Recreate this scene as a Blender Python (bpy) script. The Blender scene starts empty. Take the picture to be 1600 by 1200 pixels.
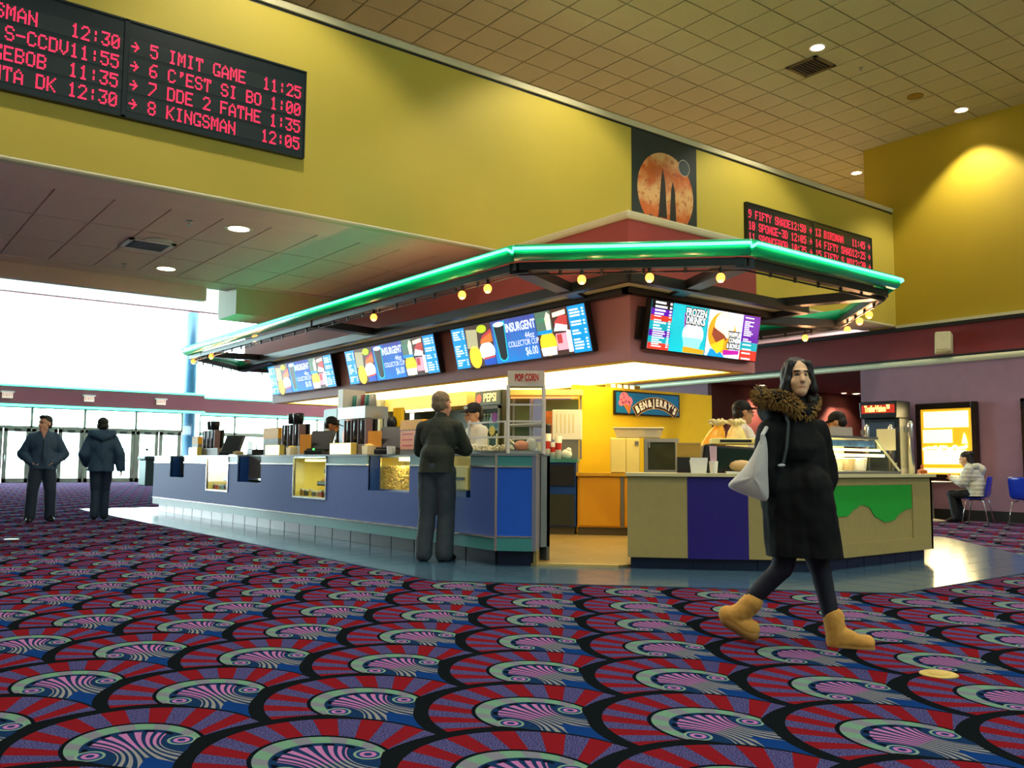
import bpy, bmesh, math, random
import numpy as np
from mathutils import Matrix, Vector
random.seed(7)
SC = bpy.context.scene
COL = SC.collection
PI = math.pi

# ---------------------------------------------------------------- camera
FPX, YAW, PIT, ROL, CAMH = 1384.0, math.radians(52.384), math.radians(5.1226), math.radians(.4397), 1.03
_fw = Vector((math.cos(YAW)*math.cos(PIT), math.sin(YAW)*math.cos(PIT), math.sin(PIT)))
_r = Vector((math.sin(YAW), -math.cos(YAW), 0)); _u = _r.cross(_fw)
_R = _r*math.cos(ROL) + _u*math.sin(ROL); _U = -_r*math.sin(ROL) + _u*math.cos(ROL)
cam = bpy.data.cameras.new('camera'); cam.sensor_width = 36; cam.lens = FPX/1600*36
cam.clip_start = .05; cam.clip_end = 400
camo = bpy.data.objects.new('camera', cam); COL.objects.link(camo)
camo.matrix_world = Matrix(((_R.x, _U.x, -_fw.x, 0), (_R.y, _U.y, -_fw.y, 0), (_R.z, _U.z, -_fw.z, CAMH), (0, 0, 0, 1)))
SC.camera = camo
def ray(x, y): return _fw*FPX + _R*(x-800) - _U*(y-600)
def at(x, y, ax, val):                       # pixel -> point on an axis plane
    d = ray(x, y); o = Vector((0, 0, CAMH)); return o + d*((val-o[ax])/d[ax])

# ---------------------------------------------------------------- world, exposure
SC.view_settings.view_transform = 'Standard'
try: SC.view_settings.look = 'None'
except Exception: pass
SC.view_settings.gamma = 1.0
SC.view_settings.use_curve_mapping = False
SC.view_settings.exposure = 0.0
SC.cycles.use_denoising = True
SC.cycles.max_bounces = 7
SC.cycles.diffuse_bounces = 4
SC.cycles.transparent_max_bounces = 16
SC.cycles.sample_clamp_indirect = 6
w = bpy.data.worlds.new('world'); SC.world = w; w.use_nodes = True
bg = w.node_tree.nodes['Background']
bg.inputs[0].default_value = (.86, .95, 1.0, 1); bg.inputs[1].default_value = 26.0

def lamp(name, typ, loc, energy, color=(1, 1, 1), target=None, **kw):
    l = bpy.data.lights.new(name, typ); l.energy = energy; l.color = color
    for k, v in kw.items(): setattr(l, k, v)
    o = bpy.data.objects.new(name, l); COL.objects.link(o); o.location = loc
    if target is not None:
        o.rotation_euler = (Vector(target)-Vector(loc)).to_track_quat('-Z', 'Y').to_euler()
    return o

# ---------------------------------------------------------------- materials
def lin(c):
    return tuple((x/12.92 if x <= .04045 else ((x+.055)/1.055)**2.4) for x in [k/255 for k in c[:3]]) + (1,)
MATS = {}
def mat(name, rgb=(128, 128, 128), rough=.6, metal=0, emit=0, erg=None, noise=.06, nscale=6, bump=0, bscale=60, alpha=None, spec=.4):
    if name in MATS: return MATS[name]
    m = bpy.data.materials.new(name); m.use_nodes = True; MATS[name] = m
    nt = m.node_tree; b = nt.nodes['Principled BSDF']
    c = lin(rgb)
    b.inputs['Roughness'].default_value = rough; b.inputs['Metallic'].default_value = metal
    b.inputs['Specular IOR Level'].default_value = spec
    b.inputs['Base Color'].default_value = c
    m.diffuse_color = c
    if noise or bump:
        tc = nt.nodes.new('ShaderNodeTexCoord')
    if noise:
        n = nt.nodes.new('ShaderNodeTexNoise'); n.inputs['Scale'].default_value = nscale; n.inputs['Detail'].default_value = 4
        nt.links.new(tc.outputs['Object'], n.inputs['Vector'])
        mr = nt.nodes.new('ShaderNodeMapRange'); mr.inputs['To Min'].default_value = 1-noise*2; mr.inputs['To Max'].default_value = 1+noise*2
        nt.links.new(n.outputs['Fac'], mr.inputs['Value'])
        mx = nt.nodes.new('ShaderNodeMix'); mx.data_type = 'RGBA'; mx.blend_type = 'MULTIPLY'; mx.inputs[0].default_value = 1
        mx.inputs[6].default_value = c
        nt.links.new(mr.outputs[0], mx.inputs[7]); nt.links.new(mx.outputs[2], b.inputs['Base Color'])
    if bump:
        n2 = nt.nodes.new('ShaderNodeTexNoise'); n2.inputs['Scale'].default_value = bscale; n2.inputs['Detail'].default_value = 3
        nt.links.new(tc.outputs['Object'], n2.inputs['Vector'])
        bp = nt.nodes.new('ShaderNodeBump'); bp.inputs['Strength'].default_value = bump; bp.inputs['Distance'].default_value = .02
        nt.links.new(n2.outputs['Fac'], bp.inputs['Height']); nt.links.new(bp.outputs[0], b.inputs['Normal'])
    if emit:
        b.inputs['Emission Color'].default_value = lin(erg or rgb); b.inputs['Emission Strength'].default_value = emit
    return m
def glass(name, tint=(255, 255, 255), gloss=.10, rough=.03, body=0):
    if name in MATS: return MATS[name]
    m = bpy.data.materials.new(name); m.use_nodes = True; MATS[name] = m
    nt = m.node_tree; nt.nodes.remove(nt.nodes['Principled BSDF']); out = nt.nodes['Material Output']
    t = nt.nodes.new('ShaderNodeBsdfTransparent'); t.inputs[0].default_value = lin(tint)
    g = nt.nodes.new('ShaderNodeBsdfGlossy'); g.inputs['Roughness'].default_value = rough
    lw = nt.nodes.new('ShaderNodeLayerWeight'); pwn = nt.nodes.new('ShaderNodeMath'); pwn.operation = 'POWER'; pwn.inputs[1].default_value = 5
    nt.links.new(lw.outputs['Facing'], pwn.inputs[0])
    ad = nt.nodes.new('ShaderNodeMath'); ad.operation = 'MULTIPLY_ADD'; ad.inputs[1].default_value = .4; ad.inputs[2].default_value = gloss*.4
    nt.links.new(pwn.outputs[0], ad.inputs[0])
    mx = nt.nodes.new('ShaderNodeMixShader'); nt.links.new(ad.outputs[0], mx.inputs[0])
    nt.links.new(t.outputs[0], mx.inputs[1]); nt.links.new(g.outputs[0], mx.inputs[2])
    last = mx
    if body:
        d = nt.nodes.new('ShaderNodeBsdfDiffuse'); d.inputs[0].default_value = (.8, .8, .78, 1)
        m2 = nt.nodes.new('ShaderNodeMixShader'); m2.inputs[0].default_value = body
        nt.links.new(mx.outputs[0], m2.inputs[1]); nt.links.new(d.outputs[0], m2.inputs[2]); last = m2
    nt.links.new(last.outputs[0], out.inputs[0])
    return m

# small expression compiler for shader maths
class X_:
    nt = None
    def __init__(s, sock): s.s = sock
    def __add__(a, b): return X_.op('ADD', a, b)
    __radd__ = __add__
    def __sub__(a, b): return X_.op('SUBTRACT', a, b)
    def __rsub__(a, b): return X_.op('SUBTRACT', b, a)
    def __mul__(a, b): return X_.op('MULTIPLY', a, b)
    __rmul__ = __mul__
    def __truediv__(a, b): return X_.op('DIVIDE', a, b)
    def __lt__(a, b): return X_.op('LESS_THAN', a, b)
    def __gt__(a, b): return X_.op('GREATER_THAN', a, b)
    @staticmethod
    def op(o, *args):
        n = X_.nt.nodes.new('ShaderNodeMath'); n.operation = o
        for i, a in enumerate(args):
            if isinstance(a, X_): X_.nt.links.new(a.s, n.inputs[i])
            else: n.inputs[i].default_value = a
        return X_(n.outputs[0])
def xf(o): return lambda *a: X_.op(o, *a)
fl, fr_, sqrt_, abs_, sin_, at2, mn, mx_, pw = [xf(k) for k in ('FLOOR', 'FRACT', 'SQRT', 'ABSOLUTE', 'SINE', 'ARCTAN2', 'MINIMUM', 'MAXIMUM', 'POWER')]
def mixc(f, a, b):
    n = X_.nt.nodes.new('ShaderNodeMix'); n.data_type = 'RGBA'
    if isinstance(f, X_): X_.nt.links.new(f.s, n.inputs[0])
    else: n.inputs[0].default_value = f
    for i, c in ((6, a), (7, b)):
        if isinstance(c, tuple): n.inputs[i].default_value = lin(c)
        else: X_.nt.links.new(c, n.inputs[i])
    return n.outputs[2]

def carpet():
    m = bpy.data.materials.new('fan_carpet'); m.use_nodes = True; nt = m.node_tree; X_.nt = nt
    b = nt.nodes['Principled BSDF']; b.inputs['Roughness'].default_value = 1.0; b.inputs['Specular IOR Level'].default_value = .0
    tc = nt.nodes.new('ShaderNodeTexCoord'); sp = nt.nodes.new('ShaderNodeSeparateXYZ'); nt.links.new(tc.outputs['Object'], sp.inputs[0])
    U, V = X_(sp.outputs[0]), X_(sp.outputs[1])
    t = (V-TIPV)/.5525; n = fl(t); y0 = fr_(t); a = (U-TIPU)/.4765
    par = n-2*fl(n/2.0)
    wrap = lambda q: 2.0*(fr_(q/2.0+.5)-.5)
    xA = wrap(a-(1.0-par)); xB = wrap(a-par)
    ins = (xA*xA+y0*y0) < 1.0
    x = xB+ins*(xA-xB); y = y0-1.0+ins
    r = sqrt_(x*x+y*y); ax = abs_(x)
    th = at2(x, y+.25)
    ns = nt.nodes.new('ShaderNodeTexNoise'); ns.inputs['Scale'].default_value = 190; ns.inputs['Detail'].default_value = 2
    nt.links.new(tc.outputs['Object'], ns.inputs['Vector']); grain = X_(ns.outputs['Fac'])
    st = sin_(th*19.0) > 0.0
    purple = mixc((grain > .53), (46, 46, 90), (88, 88, 138))
    col = mixc(st, purple, (112, 24, 33))
    up = y > -.13
    ro = sqrt_(pw(x/.48, 2.0)+pw((y-.03)/.5, 2.0)); ri = sqrt_(pw(x/.385, 2.0)+pw(y/.38, 2.0))
    col = mixc((ro < 1.07)*up, col, (14, 20, 26))
    gst = sin_(th*16.0) > .1
    green = mixc(gst, (96, 136, 116), (108, 112, 126))
    col = mixc((ro < 1.0)*up, col, green)
    inner = mx_((ri < 1.0)*up, y < -.13)
    col = mixc(inner, col, (22, 46, 82))
    teeth = (ri > .84)*(ri < .95)*(y > .0)*(sin_(th*22.0) > .0)
    col = mixc(teeth, col, (12, 18, 30))
    wy = .085+.9*pw(y+.1, 2.0)
    rays = (sin_(x/wy*12.5+1.57) > -.1)*mx_((ri < .84)*up, (y < -.13)*(y > -.56))*(ax < .34)
    rc = mixc(y > -.06, (122, 124, 128), (158, 104, 156))
    rays = rays*(abs_(x/wy) < 2.0)
    col = mixc(rays, col, rc)
    vx = ax-.33; vy = y+.045; rv = sqrt_(vx*vx+vy*vy)
    col = mixc(rv < .105, col, (112, 140, 126)); col = mixc(rv < .085, col, (28, 58, 104)); col = mixc(rv < .06, col, (158, 104, 156)); col = mixc(rv < .03, col, (24, 50, 96))
    blue = mx_((y < -.28)*(ax < ((0.0-y)-.26)*.62), y < -.56)
    col = mixc(blue, col, (18, 52, 112))
    d1 = sqrt_(pw(ax-1.0, 2.0)+pw(y+1.0, 2.0))-1.0
    tap = mx_(1.0-abs_(y+.06)/.2, 0.0)
    col = mixc((d1 < .02+.07*tap)*(y < .06), col, (17, 22, 26))
    rr2 = sqrt_(pw(x-.055, 2.0)+pw(y+.01, 2.0))
    col = mixc((rr2 > .945)*(y > -.1), col, (17, 22, 26))
    mr = nt.nodes.new('ShaderNodeMapRange'); mr.inputs['To Min'].default_value = .5; mr.inputs['To Max'].default_value = 1.12
    nt.links.new(ns.outputs['Fac'], mr.inputs['Value'])
    mm = nt.nodes.new('ShaderNodeMix'); mm.data_type = 'RGBA'; mm.blend_type = 'MULTIPLY'; mm.inputs[0].default_value = 1
    nt.links.new(col, mm.inputs[6]); nt.links.new(mr.outputs[0], mm.inputs[7]); nt.links.new(mm.outputs[2], b.inputs['Base Color'])
    bp = nt.nodes.new('ShaderNodeBump'); bp.inputs['Strength'].default_value = .35; bp.inputs['Distance'].default_value = .006
    nt.links.new(ns.outputs['Fac'], bp.inputs['Height']); nt.links.new(bp.outputs[0], b.inputs['Normal'])
    return m
_p = at(640+1560/4.4444, 1000+765/4.4444, 2, 0); TIPU, TIPV = _p.x, _p.y

# ---------------------------------------------------------------- mesh helpers
class MB:
    def __init__(s): s.v = []; s.f = []; s.stuff = False
    def add(s, vs, fs):
        k = len(s.v); s.v += [tuple(p) for p in vs]; s.f += [tuple(i+k for i in f) for f in fs]; return s
    def box(s, x0, y0, z0, x1, y1, z1, M=None):
        if x0 > x1: x0, x1 = x1, x0
        if y0 > y1: y0, y1 = y1, y0
        if z0 > z1: z0, z1 = z1, z0
        vs = [(x, y, z) for z in (z0, z1) for x, y in ((x0, y0), (x1, y0), (x1, y1), (x0, y1))]
        if M: vs = [M @ Vector(p) for p in vs]
        return s.add(vs, [(3, 2, 1, 0), (4, 5, 6, 7), (0, 1, 5, 4), (1, 2, 6, 5), (2, 3, 7, 6), (3, 0, 4, 7)])
    def prism(s, poly, z0, z1, M=None):           # poly ccw in xy
        n = len(poly); vs = [(p[0], p[1], z0) for p in poly]+[(p[0], p[1], z1) for p in poly]
        if M: vs = [M @ Vector(p) for p in vs]
        return s.add(vs, [tuple(range(n-1, -1, -1)), tuple(range(n, 2*n))]+[(i, (i+1) % n, n+(i+1) % n, n+i) for i in range(n)])
    def tube(s, pts, r, n=8, cap=True, closed=False):
        pts = [Vector(p) for p in pts]; N = len(pts); rr = r if isinstance(r, (list, tuple)) else [r]*N
        base = len(s.v); ref = None
        for i, p in enumerate(pts):
            if closed: d = pts[(i+1) % N]-pts[i-1]
            else: d = pts[min(i+1, N-1)]-pts[max(i-1, 0)]
            d.normalize()
            if ref is None: ref = Vector((0, 0, 1)) if abs(d.z) < .9 else Vector((1, 0, 0))
            a = d.cross(ref)
            if a.length < 1e-4: a = d.orthogonal()
            a.normalize(); b2 = a.cross(d).normalized(); ref = b2 if abs(d.z) >= .9 else ref
            for k in range(n):
                an = 2*PI*k/n; s.v.append(tuple(p+(a*math.cos(an)+b2*math.sin(an))*rr[i]))
        for i in range(N if closed else N-1):
            j = (i+1) % N
            for k in range(n):
                s.f.append((base+i*n+k, base+i*n+(k+1) % n, base+j*n+(k+1) % n, base+j*n+k))
        if cap and not closed:
            s.f.append(tuple(base+k for k in range(n-1, -1, -1))); s.f.append(tuple(base+(N-1)*n+k for k in range(n)))
        return s
    def cyl(s, p, q, r, n=12, r2=None): return s.tube([p, q], [r, r if r2 is None else r2], n)
    def lathe(s, prof, n=16, M=None):              # prof [(r,z)]
        base = len(s.v); m = len(prof)
        for r, z in prof:
            for k in range(n):
                p = Vector((r*math.cos(2*PI*k/n), r*math.sin(2*PI*k/n), z)); s.v.append(tuple(M @ p if M else p))
        for i in range(m-1):
            for k in range(n): s.f.append((base+i*n+k, base+i*n+(k+1) % n, base+(i+1)*n+(k+1) % n, base+(i+1)*n+k))
        s.f.append(tuple(base+k for k in range(n-1, -1, -1))); s.f.append(tuple(base+(m-1)*n+k for k in range(n)))
        return s
    def ell(s, c, rad, M=None, nu=12, nv=8):
        base = len(s.v); c = Vector(c)
        vs = []
        for i in range(1, nv):
            ph = PI*i/nv
            for k in range(nu): vs.append(Vector((math.sin(ph)*math.cos(2*PI*k/nu)*rad[0], math.sin(ph)*math.sin(2*PI*k/nu)*rad[1], -math.cos(ph)*rad[2])))
        vs += [Vector((0, 0, -rad[2])), Vector((0, 0, rad[2]))]
        if M: vs = [M @ p for p in vs]
        s.v += [tuple(c+p) for p in vs]; a, b2 = base+nu*(nv-1), base+nu*(nv-1)+1
        for i in range(nv-2):
            for k in range(nu): s.f.append((base+i*nu+k, base+i*nu+(k+1) % nu, base+(i+1)*nu+(k+1) % nu, base+(i+1)*nu+k))
        for k in range(nu):
            s.f.append((a, base+(k+1) % nu, base+k)); s.f.append((b2, base+(nv-2)*nu+k, base+(nv-2)*nu+(k+1) % nu))
        return s
    def beam(s, p, q, w, h):                       # horizontal rectangular bar p->q (centre line at its mid height)
        p, q = Vector(p), Vector(q); d = (q-p).normalized(); a = d.cross(Vector((0, 0, 1))).normalized()*w/2; up = a.cross(d).normalized()*h/2
        vs = [p-a-up, p+a-up, p+a+up, p-a+up, q-a-up, q+a-up, q+a+up, q-a+up]
        return s.add(vs, [(0, 3, 2, 1), (4, 5, 6, 7), (0, 1, 5, 4), (1, 2, 6, 5), (2, 3, 7, 6), (3, 0, 4, 7)])
    def mesh(s, name):
        me = bpy.data.meshes.new(name); me.from_pydata(s.v, [], s.f); me.update(); return me

def tag(o, label=None, cat=None, group=None, kind=None):
    if label: o['label'] = label
    if cat: o['category'] = cat
    if group: o['group'] = group
    if kind: o['kind'] = kind
    return o
def obj(name, mb, m, parent=None, smooth=False, bevel=0, M=None, seg=2):
    me = mb if isinstance(mb, bpy.types.Mesh) else mb.mesh(name)
    if m is not None and not me.materials:
        for q in (m if isinstance(m, list) else [m]): me.materials.append(q)
    o = bpy.data.objects.new(name, me); COL.objects.link(o)
    if parent is not None: o.parent = parent
    if M is not None: o.matrix_local = M
    if getattr(mb, 'stuff', False): o['kind'] = 'stuff'
    if smooth:
        for p in me.polygons: p.use_smooth = True
    if bevel:
        bm_ = o.modifiers.new('bevel', 'BEVEL'); bm_.width = bevel; bm_.segments = seg; bm_.limit_method = 'ANGLE'
    return o
def thing(name, label, cat, M=None, group=None):
    o = bpy.data.objects.new(name, None); COL.objects.link(o); o.empty_display_size = .1
    if M is not None: o.matrix_world = M if isinstance(M, Matrix) else Matrix.Translation(Vector(M))
    return tag(o, label, cat, group)
def struct(name, mb, m, label, parent=None, **k):
    o = obj(name, mb, m, parent, **k)
    if parent is None: tag(o, label, kind='structure'); o['category'] = name.split('_')[0].split('.')[0]
    return o
def dup(root, M=None, label=None, group=None):
    def cp(o, par):
        c = o.copy(); COL.objects.link(c)
        if par is not None: c.parent = par; c.matrix_parent_inverse = o.matrix_parent_inverse.copy()
        for ch in list(o.children): cp(ch, c)
        return c
    r = cp(root, None)
    if M is not None: r.matrix_world = M if isinstance(M, Matrix) else Matrix.Translation(Vector(M))
    if label: r['label'] = label
    if group: r['group'] = group
    return r
def FU(u, v, z): return Matrix(((0, 0, -1, u), (-1, 0, 0, v), (0, 1, 0, z), (0, 0, 0, 1)))     # faces -u
def FV(u, v, z): return Matrix(((1, 0, 0, u), (0, 0, -1, v), (0, 1, 0, z), (0, 0, 0, 1)))      # faces -v
_s = math.sqrt(.5)
def FD(u, v, z): return Matrix(((_s, 0, -_s, u), (-_s, 0, -_s, v), (0, 1, 0, z), (0, 0, 0, 1)))  # faces -u-v
def T(x, y, z): return Matrix.Translation((x, y, z))
def RZ(a): return Matrix.Rotation(a, 4, 'Z')
def RX(a): return Matrix.Rotation(a, 4, 'X')
def RY(a): return Matrix.Rotation(a, 4, 'Y')
_tc = {}
def text_mb(s, size=1.0, align='CENTER', depth=.0, bold=0.0):
    cu = bpy.data.curves.new('lettering', 'FONT'); cu.body = s; cu.size = size; cu.align_x = align; cu.align_y = 'CENTER'; cu.extrude = depth; cu.offset = bold; cu.resolution_u = 3
    o = bpy.data.objects.new('lettering', cu); COL.objects.link(o)
    dg = bpy.context.evaluated_depsgraph_get(); me = o.evaluated_get(dg).to_mesh()
    mb = MB(); mb.add([v.co.copy() for v in me.vertices], [tuple(p.vertices) for p in me.polygons])
    o.evaluated_get(dg).to_mesh_clear(); bpy.data.objects.remove(o); bpy.data.curves.remove(cu)
    mb.stuff = len(s) > 1
    return mb
def xform(mb, M): mb.v = [tuple(M @ Vector(p)) for p in mb.v]; return mb
def disc(n, rx, ry, cx=0, cy=0): return [(cx+rx*math.cos(2*PI*k/n), cy+ry*math.sin(2*PI*k/n)) for k in range(n)]
def flat(poly, z=0): mb = MB(); mb.add([(p[0], p[1], z) for p in poly], [tuple(range(len(poly)))]); return mb

# ================================================================ the building
m_yel = mat('yellow_paint', (190, 172, 66), .65, noise=.03, nscale=1.5)
m_yel2 = mat('ochre_yellow_paint', (192, 166, 40), .65, noise=.03, nscale=1.5)
m_cream = mat('cream_trim', (206, 200, 160), .5, noise=.02)
m_lip = mat('pale_plaster', (238, 212, 198), .8, noise=.04, nscale=3)
m_tile = mat('ceiling_tile', (198, 194, 148), .9, noise=.07, nscale=30, bump=.2, bscale=220)
m_tile2 = mat('soffit_tile', (236, 208, 198), .9, noise=.06, nscale=20, bump=.2, bscale=200)
m_grid = mat('ceiling_grid', (112, 98, 62), .7, noise=0)
m_mar = mat('maroon_paint', (126, 44, 48), .7, noise=.05, nscale=4)
m_pur = mat('mauve_wall', (146, 112, 130), .75, noise=.06, nscale=5)
m_dpur = mat('dark_maroon_wall', (124, 66, 62), .8, noise=.05)
m_blk = mat('black_paint', (18, 18, 20), .5, noise=0)
m_dark = mat('dark_steel', (30, 34, 32), .45, metal=.2, noise=.04)
m_wht = mat('white_plastic', (222, 222, 215), .45, noise=.02)
m_wall = mat('plain_wall', (150, 140, 120), .8, noise=.04)
m_lit = mat('lamp_glow', (255, 240, 205), emit=14, erg=(255, 232, 190), noise=0)
m_alu = mat('brushed_aluminium', (176, 178, 176), .3, metal=.9, noise=.03)
m_frame = mat('door_frame_metal', (132, 134, 118), .5, metal=.1, noise=.04)
m_neon = mat('teal_neon', (120, 255, 225), emit=10, erg=(60, 255, 185), noise=0)
m_neonpan = mat('teal_enamel', (8, 170, 112), .3, noise=.02)
m_win = glass('window_glass', (235, 250, 248), .05)
m_carpet = carpet()

struct('floor', MB().box(-8, -8, -.1, 17.7, 45, 0).box(17.7, 10.4, -.1, 24, 45, 0).box(24, 10.3, -.1, 32, 14.8, 0), m_carpet, 'fan-patterned red, blue and green carpet across the lobby')
struct('floor.001', MB().box(-30, 45.4, -.12, 50, 90, -.02), mat('snowy_pavement', (225, 230, 232), .8), 'pale pavement outside the entrance doors')

# --- tiled apron round the kiosk
APRON = [(4.27, 6.62), (6.95, 3.86), (10.35, 3.86), (13.0, 6.5), (13.0, 19.4), (12.0, 20.4), (4.27, 20.4)]
m_apron = mat('blue_floor_tile', (62, 92, 116), .16, noise=.12, nscale=9, spec=.6)
m_grout = mat('grout', (52, 62, 70), .8, noise=0)
ap = struct('floor.002', MB().prism(APRON, 0, .004), m_grout, 'glossy blue tile apron around the concession stand')
def clip(poly, conv):
    for i in range(len(conv)):
        a, b = conv[i], conv[(i+1) % len(conv)]; out = []
        side = lambda p: (b[0]-a[0])*(p[1]-a[1])-(b[1]-a[1])*(p[0]-a[0])
        for k in range(len(poly)):
            p, q = poly[k], poly[(k+1) % len(poly)]; sp, sq = side(p), side(q)
            if sp >= 0: out.append(p)
            if sp*sq < 0: t = sp/(sp-sq); out.append((p[0]+(q[0]-p[0])*t, p[1]+(q[1]-p[1])*t))
        poly = out
        if len(poly) < 3: return []
    return poly
KICK = [(5.46, 18.95), (5.46, 7.31), (7.62, 5.15), (9.55, 5.15), (11.7, 7.3), (11.7, 18.95)]
ts = .36; full = None; nt_ = 0
for i in range(-2, 30):
    for j in range(-2, 50):
        u0, v0 = 4.27+i*ts, 3.86+j*ts; q = [(u0, v0), (u0+ts, v0), (u0+ts, v0+ts), (u0, v0+ts)]
        cu, cv = u0+ts/2, v0+ts/2
        if 5.8 < cu < 11.4 and cv > 7.0 and cu+cv > 13.3 and cv < 18.8: continue
        if cu+cv > 13.4 and 5.5 < cv <= 7.0 and 7 < cu < 10: continue
        if cu > 11.6 and cv > 9: continue
        if cv > 19.6 and cu > 6.2: continue
        c = clip(q, APRON)
        if not c: continue
        area = abs(sum(c[k][0]*c[(k+1) % len(c)][1]-c[(k+1) % len(c)][0]*c[k][1] for k in range(len(c))))/2
        if area < .002: continue
        if len(c) == 4 and area > ts*ts*.999:
            if full is None:
                g = .004; full = MB().box(g, g, 0, ts-g, ts-g, .006).mesh('tile')
            obj('tile', full, m_apron, ap, M=T(u0, v0, .003))
        else:
            cx, cy = sum(p[0] for p in c)/len(c), sum(p[1] for p in c)/len(c)
            obj('tile', MB().prism([(cx+(p[0]-cx)*.985, cy+(p[1]-cy)*.985) for p in c], 0, .006), m_apron, ap, M=T(0, 0, .003))
struct('floor.003', MB().prism([(5.7, 18.7), (5.7, 7.05), (6.3, 6.42), (7.9, 6.1), (9.2, 6.1), (11.3, 7.4), (11.3, 18.7)], 0, .03), mat('ochre_quarry_floor', (150, 128, 72), .4, noise=.1, nscale=8), 'tan hard floor inside the concession stand')

# --- upper ceiling with its tiles
ZC = 7.9; TS = .6175; TU, TV = 8.46, 10.28
ce = struct('ceiling', MB().box(-8, -8, ZC+.03, 21, 14.9, ZC+.15), m_grid, 'high lobby ceiling of square tan acoustic tiles')
tm = MB().box(.012, .012, 0, TS-.012, TS-.012, .03).mesh('ceiling_tile')
rest = MB(); cand = []
cw = Vector((0, 0, CAMH))
for i in range(-27, 21):
    for j in range(-30, 8):
        u0, v0 = TU+i*TS, TV+j*TS
        if u0 < -7.9 or u0+TS > 21 or v0 < -7.9 or v0+TS > 14.9: continue
        if u0 > 17.6 and v0 < 10.2: continue
        d = Vector((u0+TS/2, v0+TS/2, ZC))-cw; wz = d.dot(_fw); vis = False
        if wz > 0:
            px, py = 800+FPX*d.dot(_R)/wz, 600-FPX*d.dot(_U)/wz
            vis = -30 < px < 1630 and -40 < py < 420 and py < (px-400)*.334+20
        cand.append((vis, wz, u0, v0))
k = 0
for vis, wz, u0, v0 in sorted(cand, key=lambda c: (not c[0], c[1])):
    if vis and k < 295: obj('ceiling_tile', tm, m_tile, ce, M=T(u0, v0, ZC)); k += 1
    else: rest.box(u0+.012, v0+.012, ZC, u0+TS-.012, v0+TS-.012, ZC+.03)
tag(obj('ceiling_tile_field', rest, m_tile, ce), kind='stuff')

# --- fascia with ledge
VF = 9.63
struct('wall_fascia', MB().box(-8, VF, 3.97, 17.55, VF+.14, 6.33), m_yel, 'long yellow upper wall holding the showtime boards')
struct('trim_1', MB().box(-8, VF-.015, 6.37, 17.55, VF+.2, 6.46), m_cream, 'cream ledge along the top of the yellow wall', bevel=.01)
struct('trim_2', MB().box(-8, VF+.01, 6.33, 17.55, VF+.13, 6.37), m_blk, 'thin black shadow gap under the cream ledge')
struct('trim_3', MB().box(-8, VF-.012, 3.92, 17.5, VF+.1, 3.97), m_cream, 'pale moulding along the bottom of the yellow wall', bevel=.02)
# --- lower ceiling
lc = struct('ceiling.001', MB().box(-8, VF+.05, 3.95, 17.55, 10.44, 4.1).box(-8, 10.44, 4.0, 24, 14.36, 4.1).box(-8, 14.36, 3.95, 24, 14.95, 4.1).box(17.5, VF+.05, 3.95, 24, 10.44, 4.1).box(-8, 14.8, 3.72, 4.9, 14.97, 3.95), m_lip, 'lower soffit ceiling of pinkish beige tiles behind the yellow wall')
tm2 = MB().box(.01, .012, 0, .6175-.01, 1.3067-.012, .03).mesh('ceiling_tile')
for i in range(-5, 16):
    for j in range(3):
        u0, v0 = 1.79+i*.6175, 10.44+j*1.3067
        if u0 < -1 or u0 > 10.5: continue
        obj('ceiling_tile', tm2, m_tile2, lc, M=T(u0, v0, 3.965))
f2 = MB()
for i in range(-15, 26):
    for j in range(3):
        u0, v0 = 1.79+i*.6175, 10.44+j*1.3067
        if (-1 <= u0 <= 10.5) or u0 > 16.8: continue
        f2.box(u0+.01, v0+.012, 3.965, u0+.6075, v0+1.295, 3.995)
tag(obj('ceiling_tile_field', f2, m_tile2, lc), kind='stuff')
struct('ceiling.002', MB().box(5.3, 14.5, 3.5, 12.4, 15.36, 4.3), m_cream, 'dropped pale soffit over the far end of the stand')
struct('ceiling.003', MB().box(-8, 14.97, 8.6, 26, 45.2, 8.8), mat('atrium_plaster', (225, 232, 226), .8, noise=.02), 'white ceiling of the bright entrance atrium')
struct('wall_atrium', MB().box(-8, 14.9, 4.1, 26, 14.97, 8.6).box(24, 14.97, 0, 26.2, 15.1, 8.6).box(26, 14.97, 0, 26.2, 45, 8.6), m_wall, 'plain high wall closing the entrance atrium')
struct('wall_left', MB().box(-8.2, -8, 0, -8, 45, 8.8), m_wall, 'plain tan lobby wall opposite the stand')
struct('wall_front', MB().box(-8, -8.2, 0, 17.7, -8, 6.0).box(-8, -8.2, 6.6, 17.7, -8, 8.05).box(-8, -8.2, 6.0, -6.5, -8, 6.6).box(16.5, -8.2, 6.0, 17.7, -8, 6.6), m_wall, 'plain tan lobby wall behind the viewer')

# --- right wall
UW = 17.55
struct('wall_right', MB().box(UW, -8, 0, UW+.15, 10.47, 3.2).box(UW, 14.66, 0, UW+.149, 24, 3.2), m_pur, 'dusty mauve wall behind the seating, with an opening to a corridor')
struct('wall_right_band', MB().box(UW+.03, -8, 3.2, UW+.16, 20, 3.93), m_mar, 'recessed maroon band above the mauve wall')
struct('wall_right_upper', MB().box(UW, -8, 3.93, UW+.15, 10.25, 8.05), m_yel2, 'tall ochre yellow wall beneath the tiled ceiling')
struct('wall_recess', MB().box(UW+.15, 10.1, 3.93, 21, 10.25, 8.05).box(20.9, 10.25, 4.1, 21, 14.9, 8.05), m_yel2, 'yellow return wall of the ceiling recess')
struct('trim_4', MB().tube([(UW-.02, -8, 3.14), (UW-.02, 20, 3.14)], .06, 12), mat('cream_rail', (196, 196, 160), .45, noise=.02), 'cream half-round rail under the maroon band', smooth=True)
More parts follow.
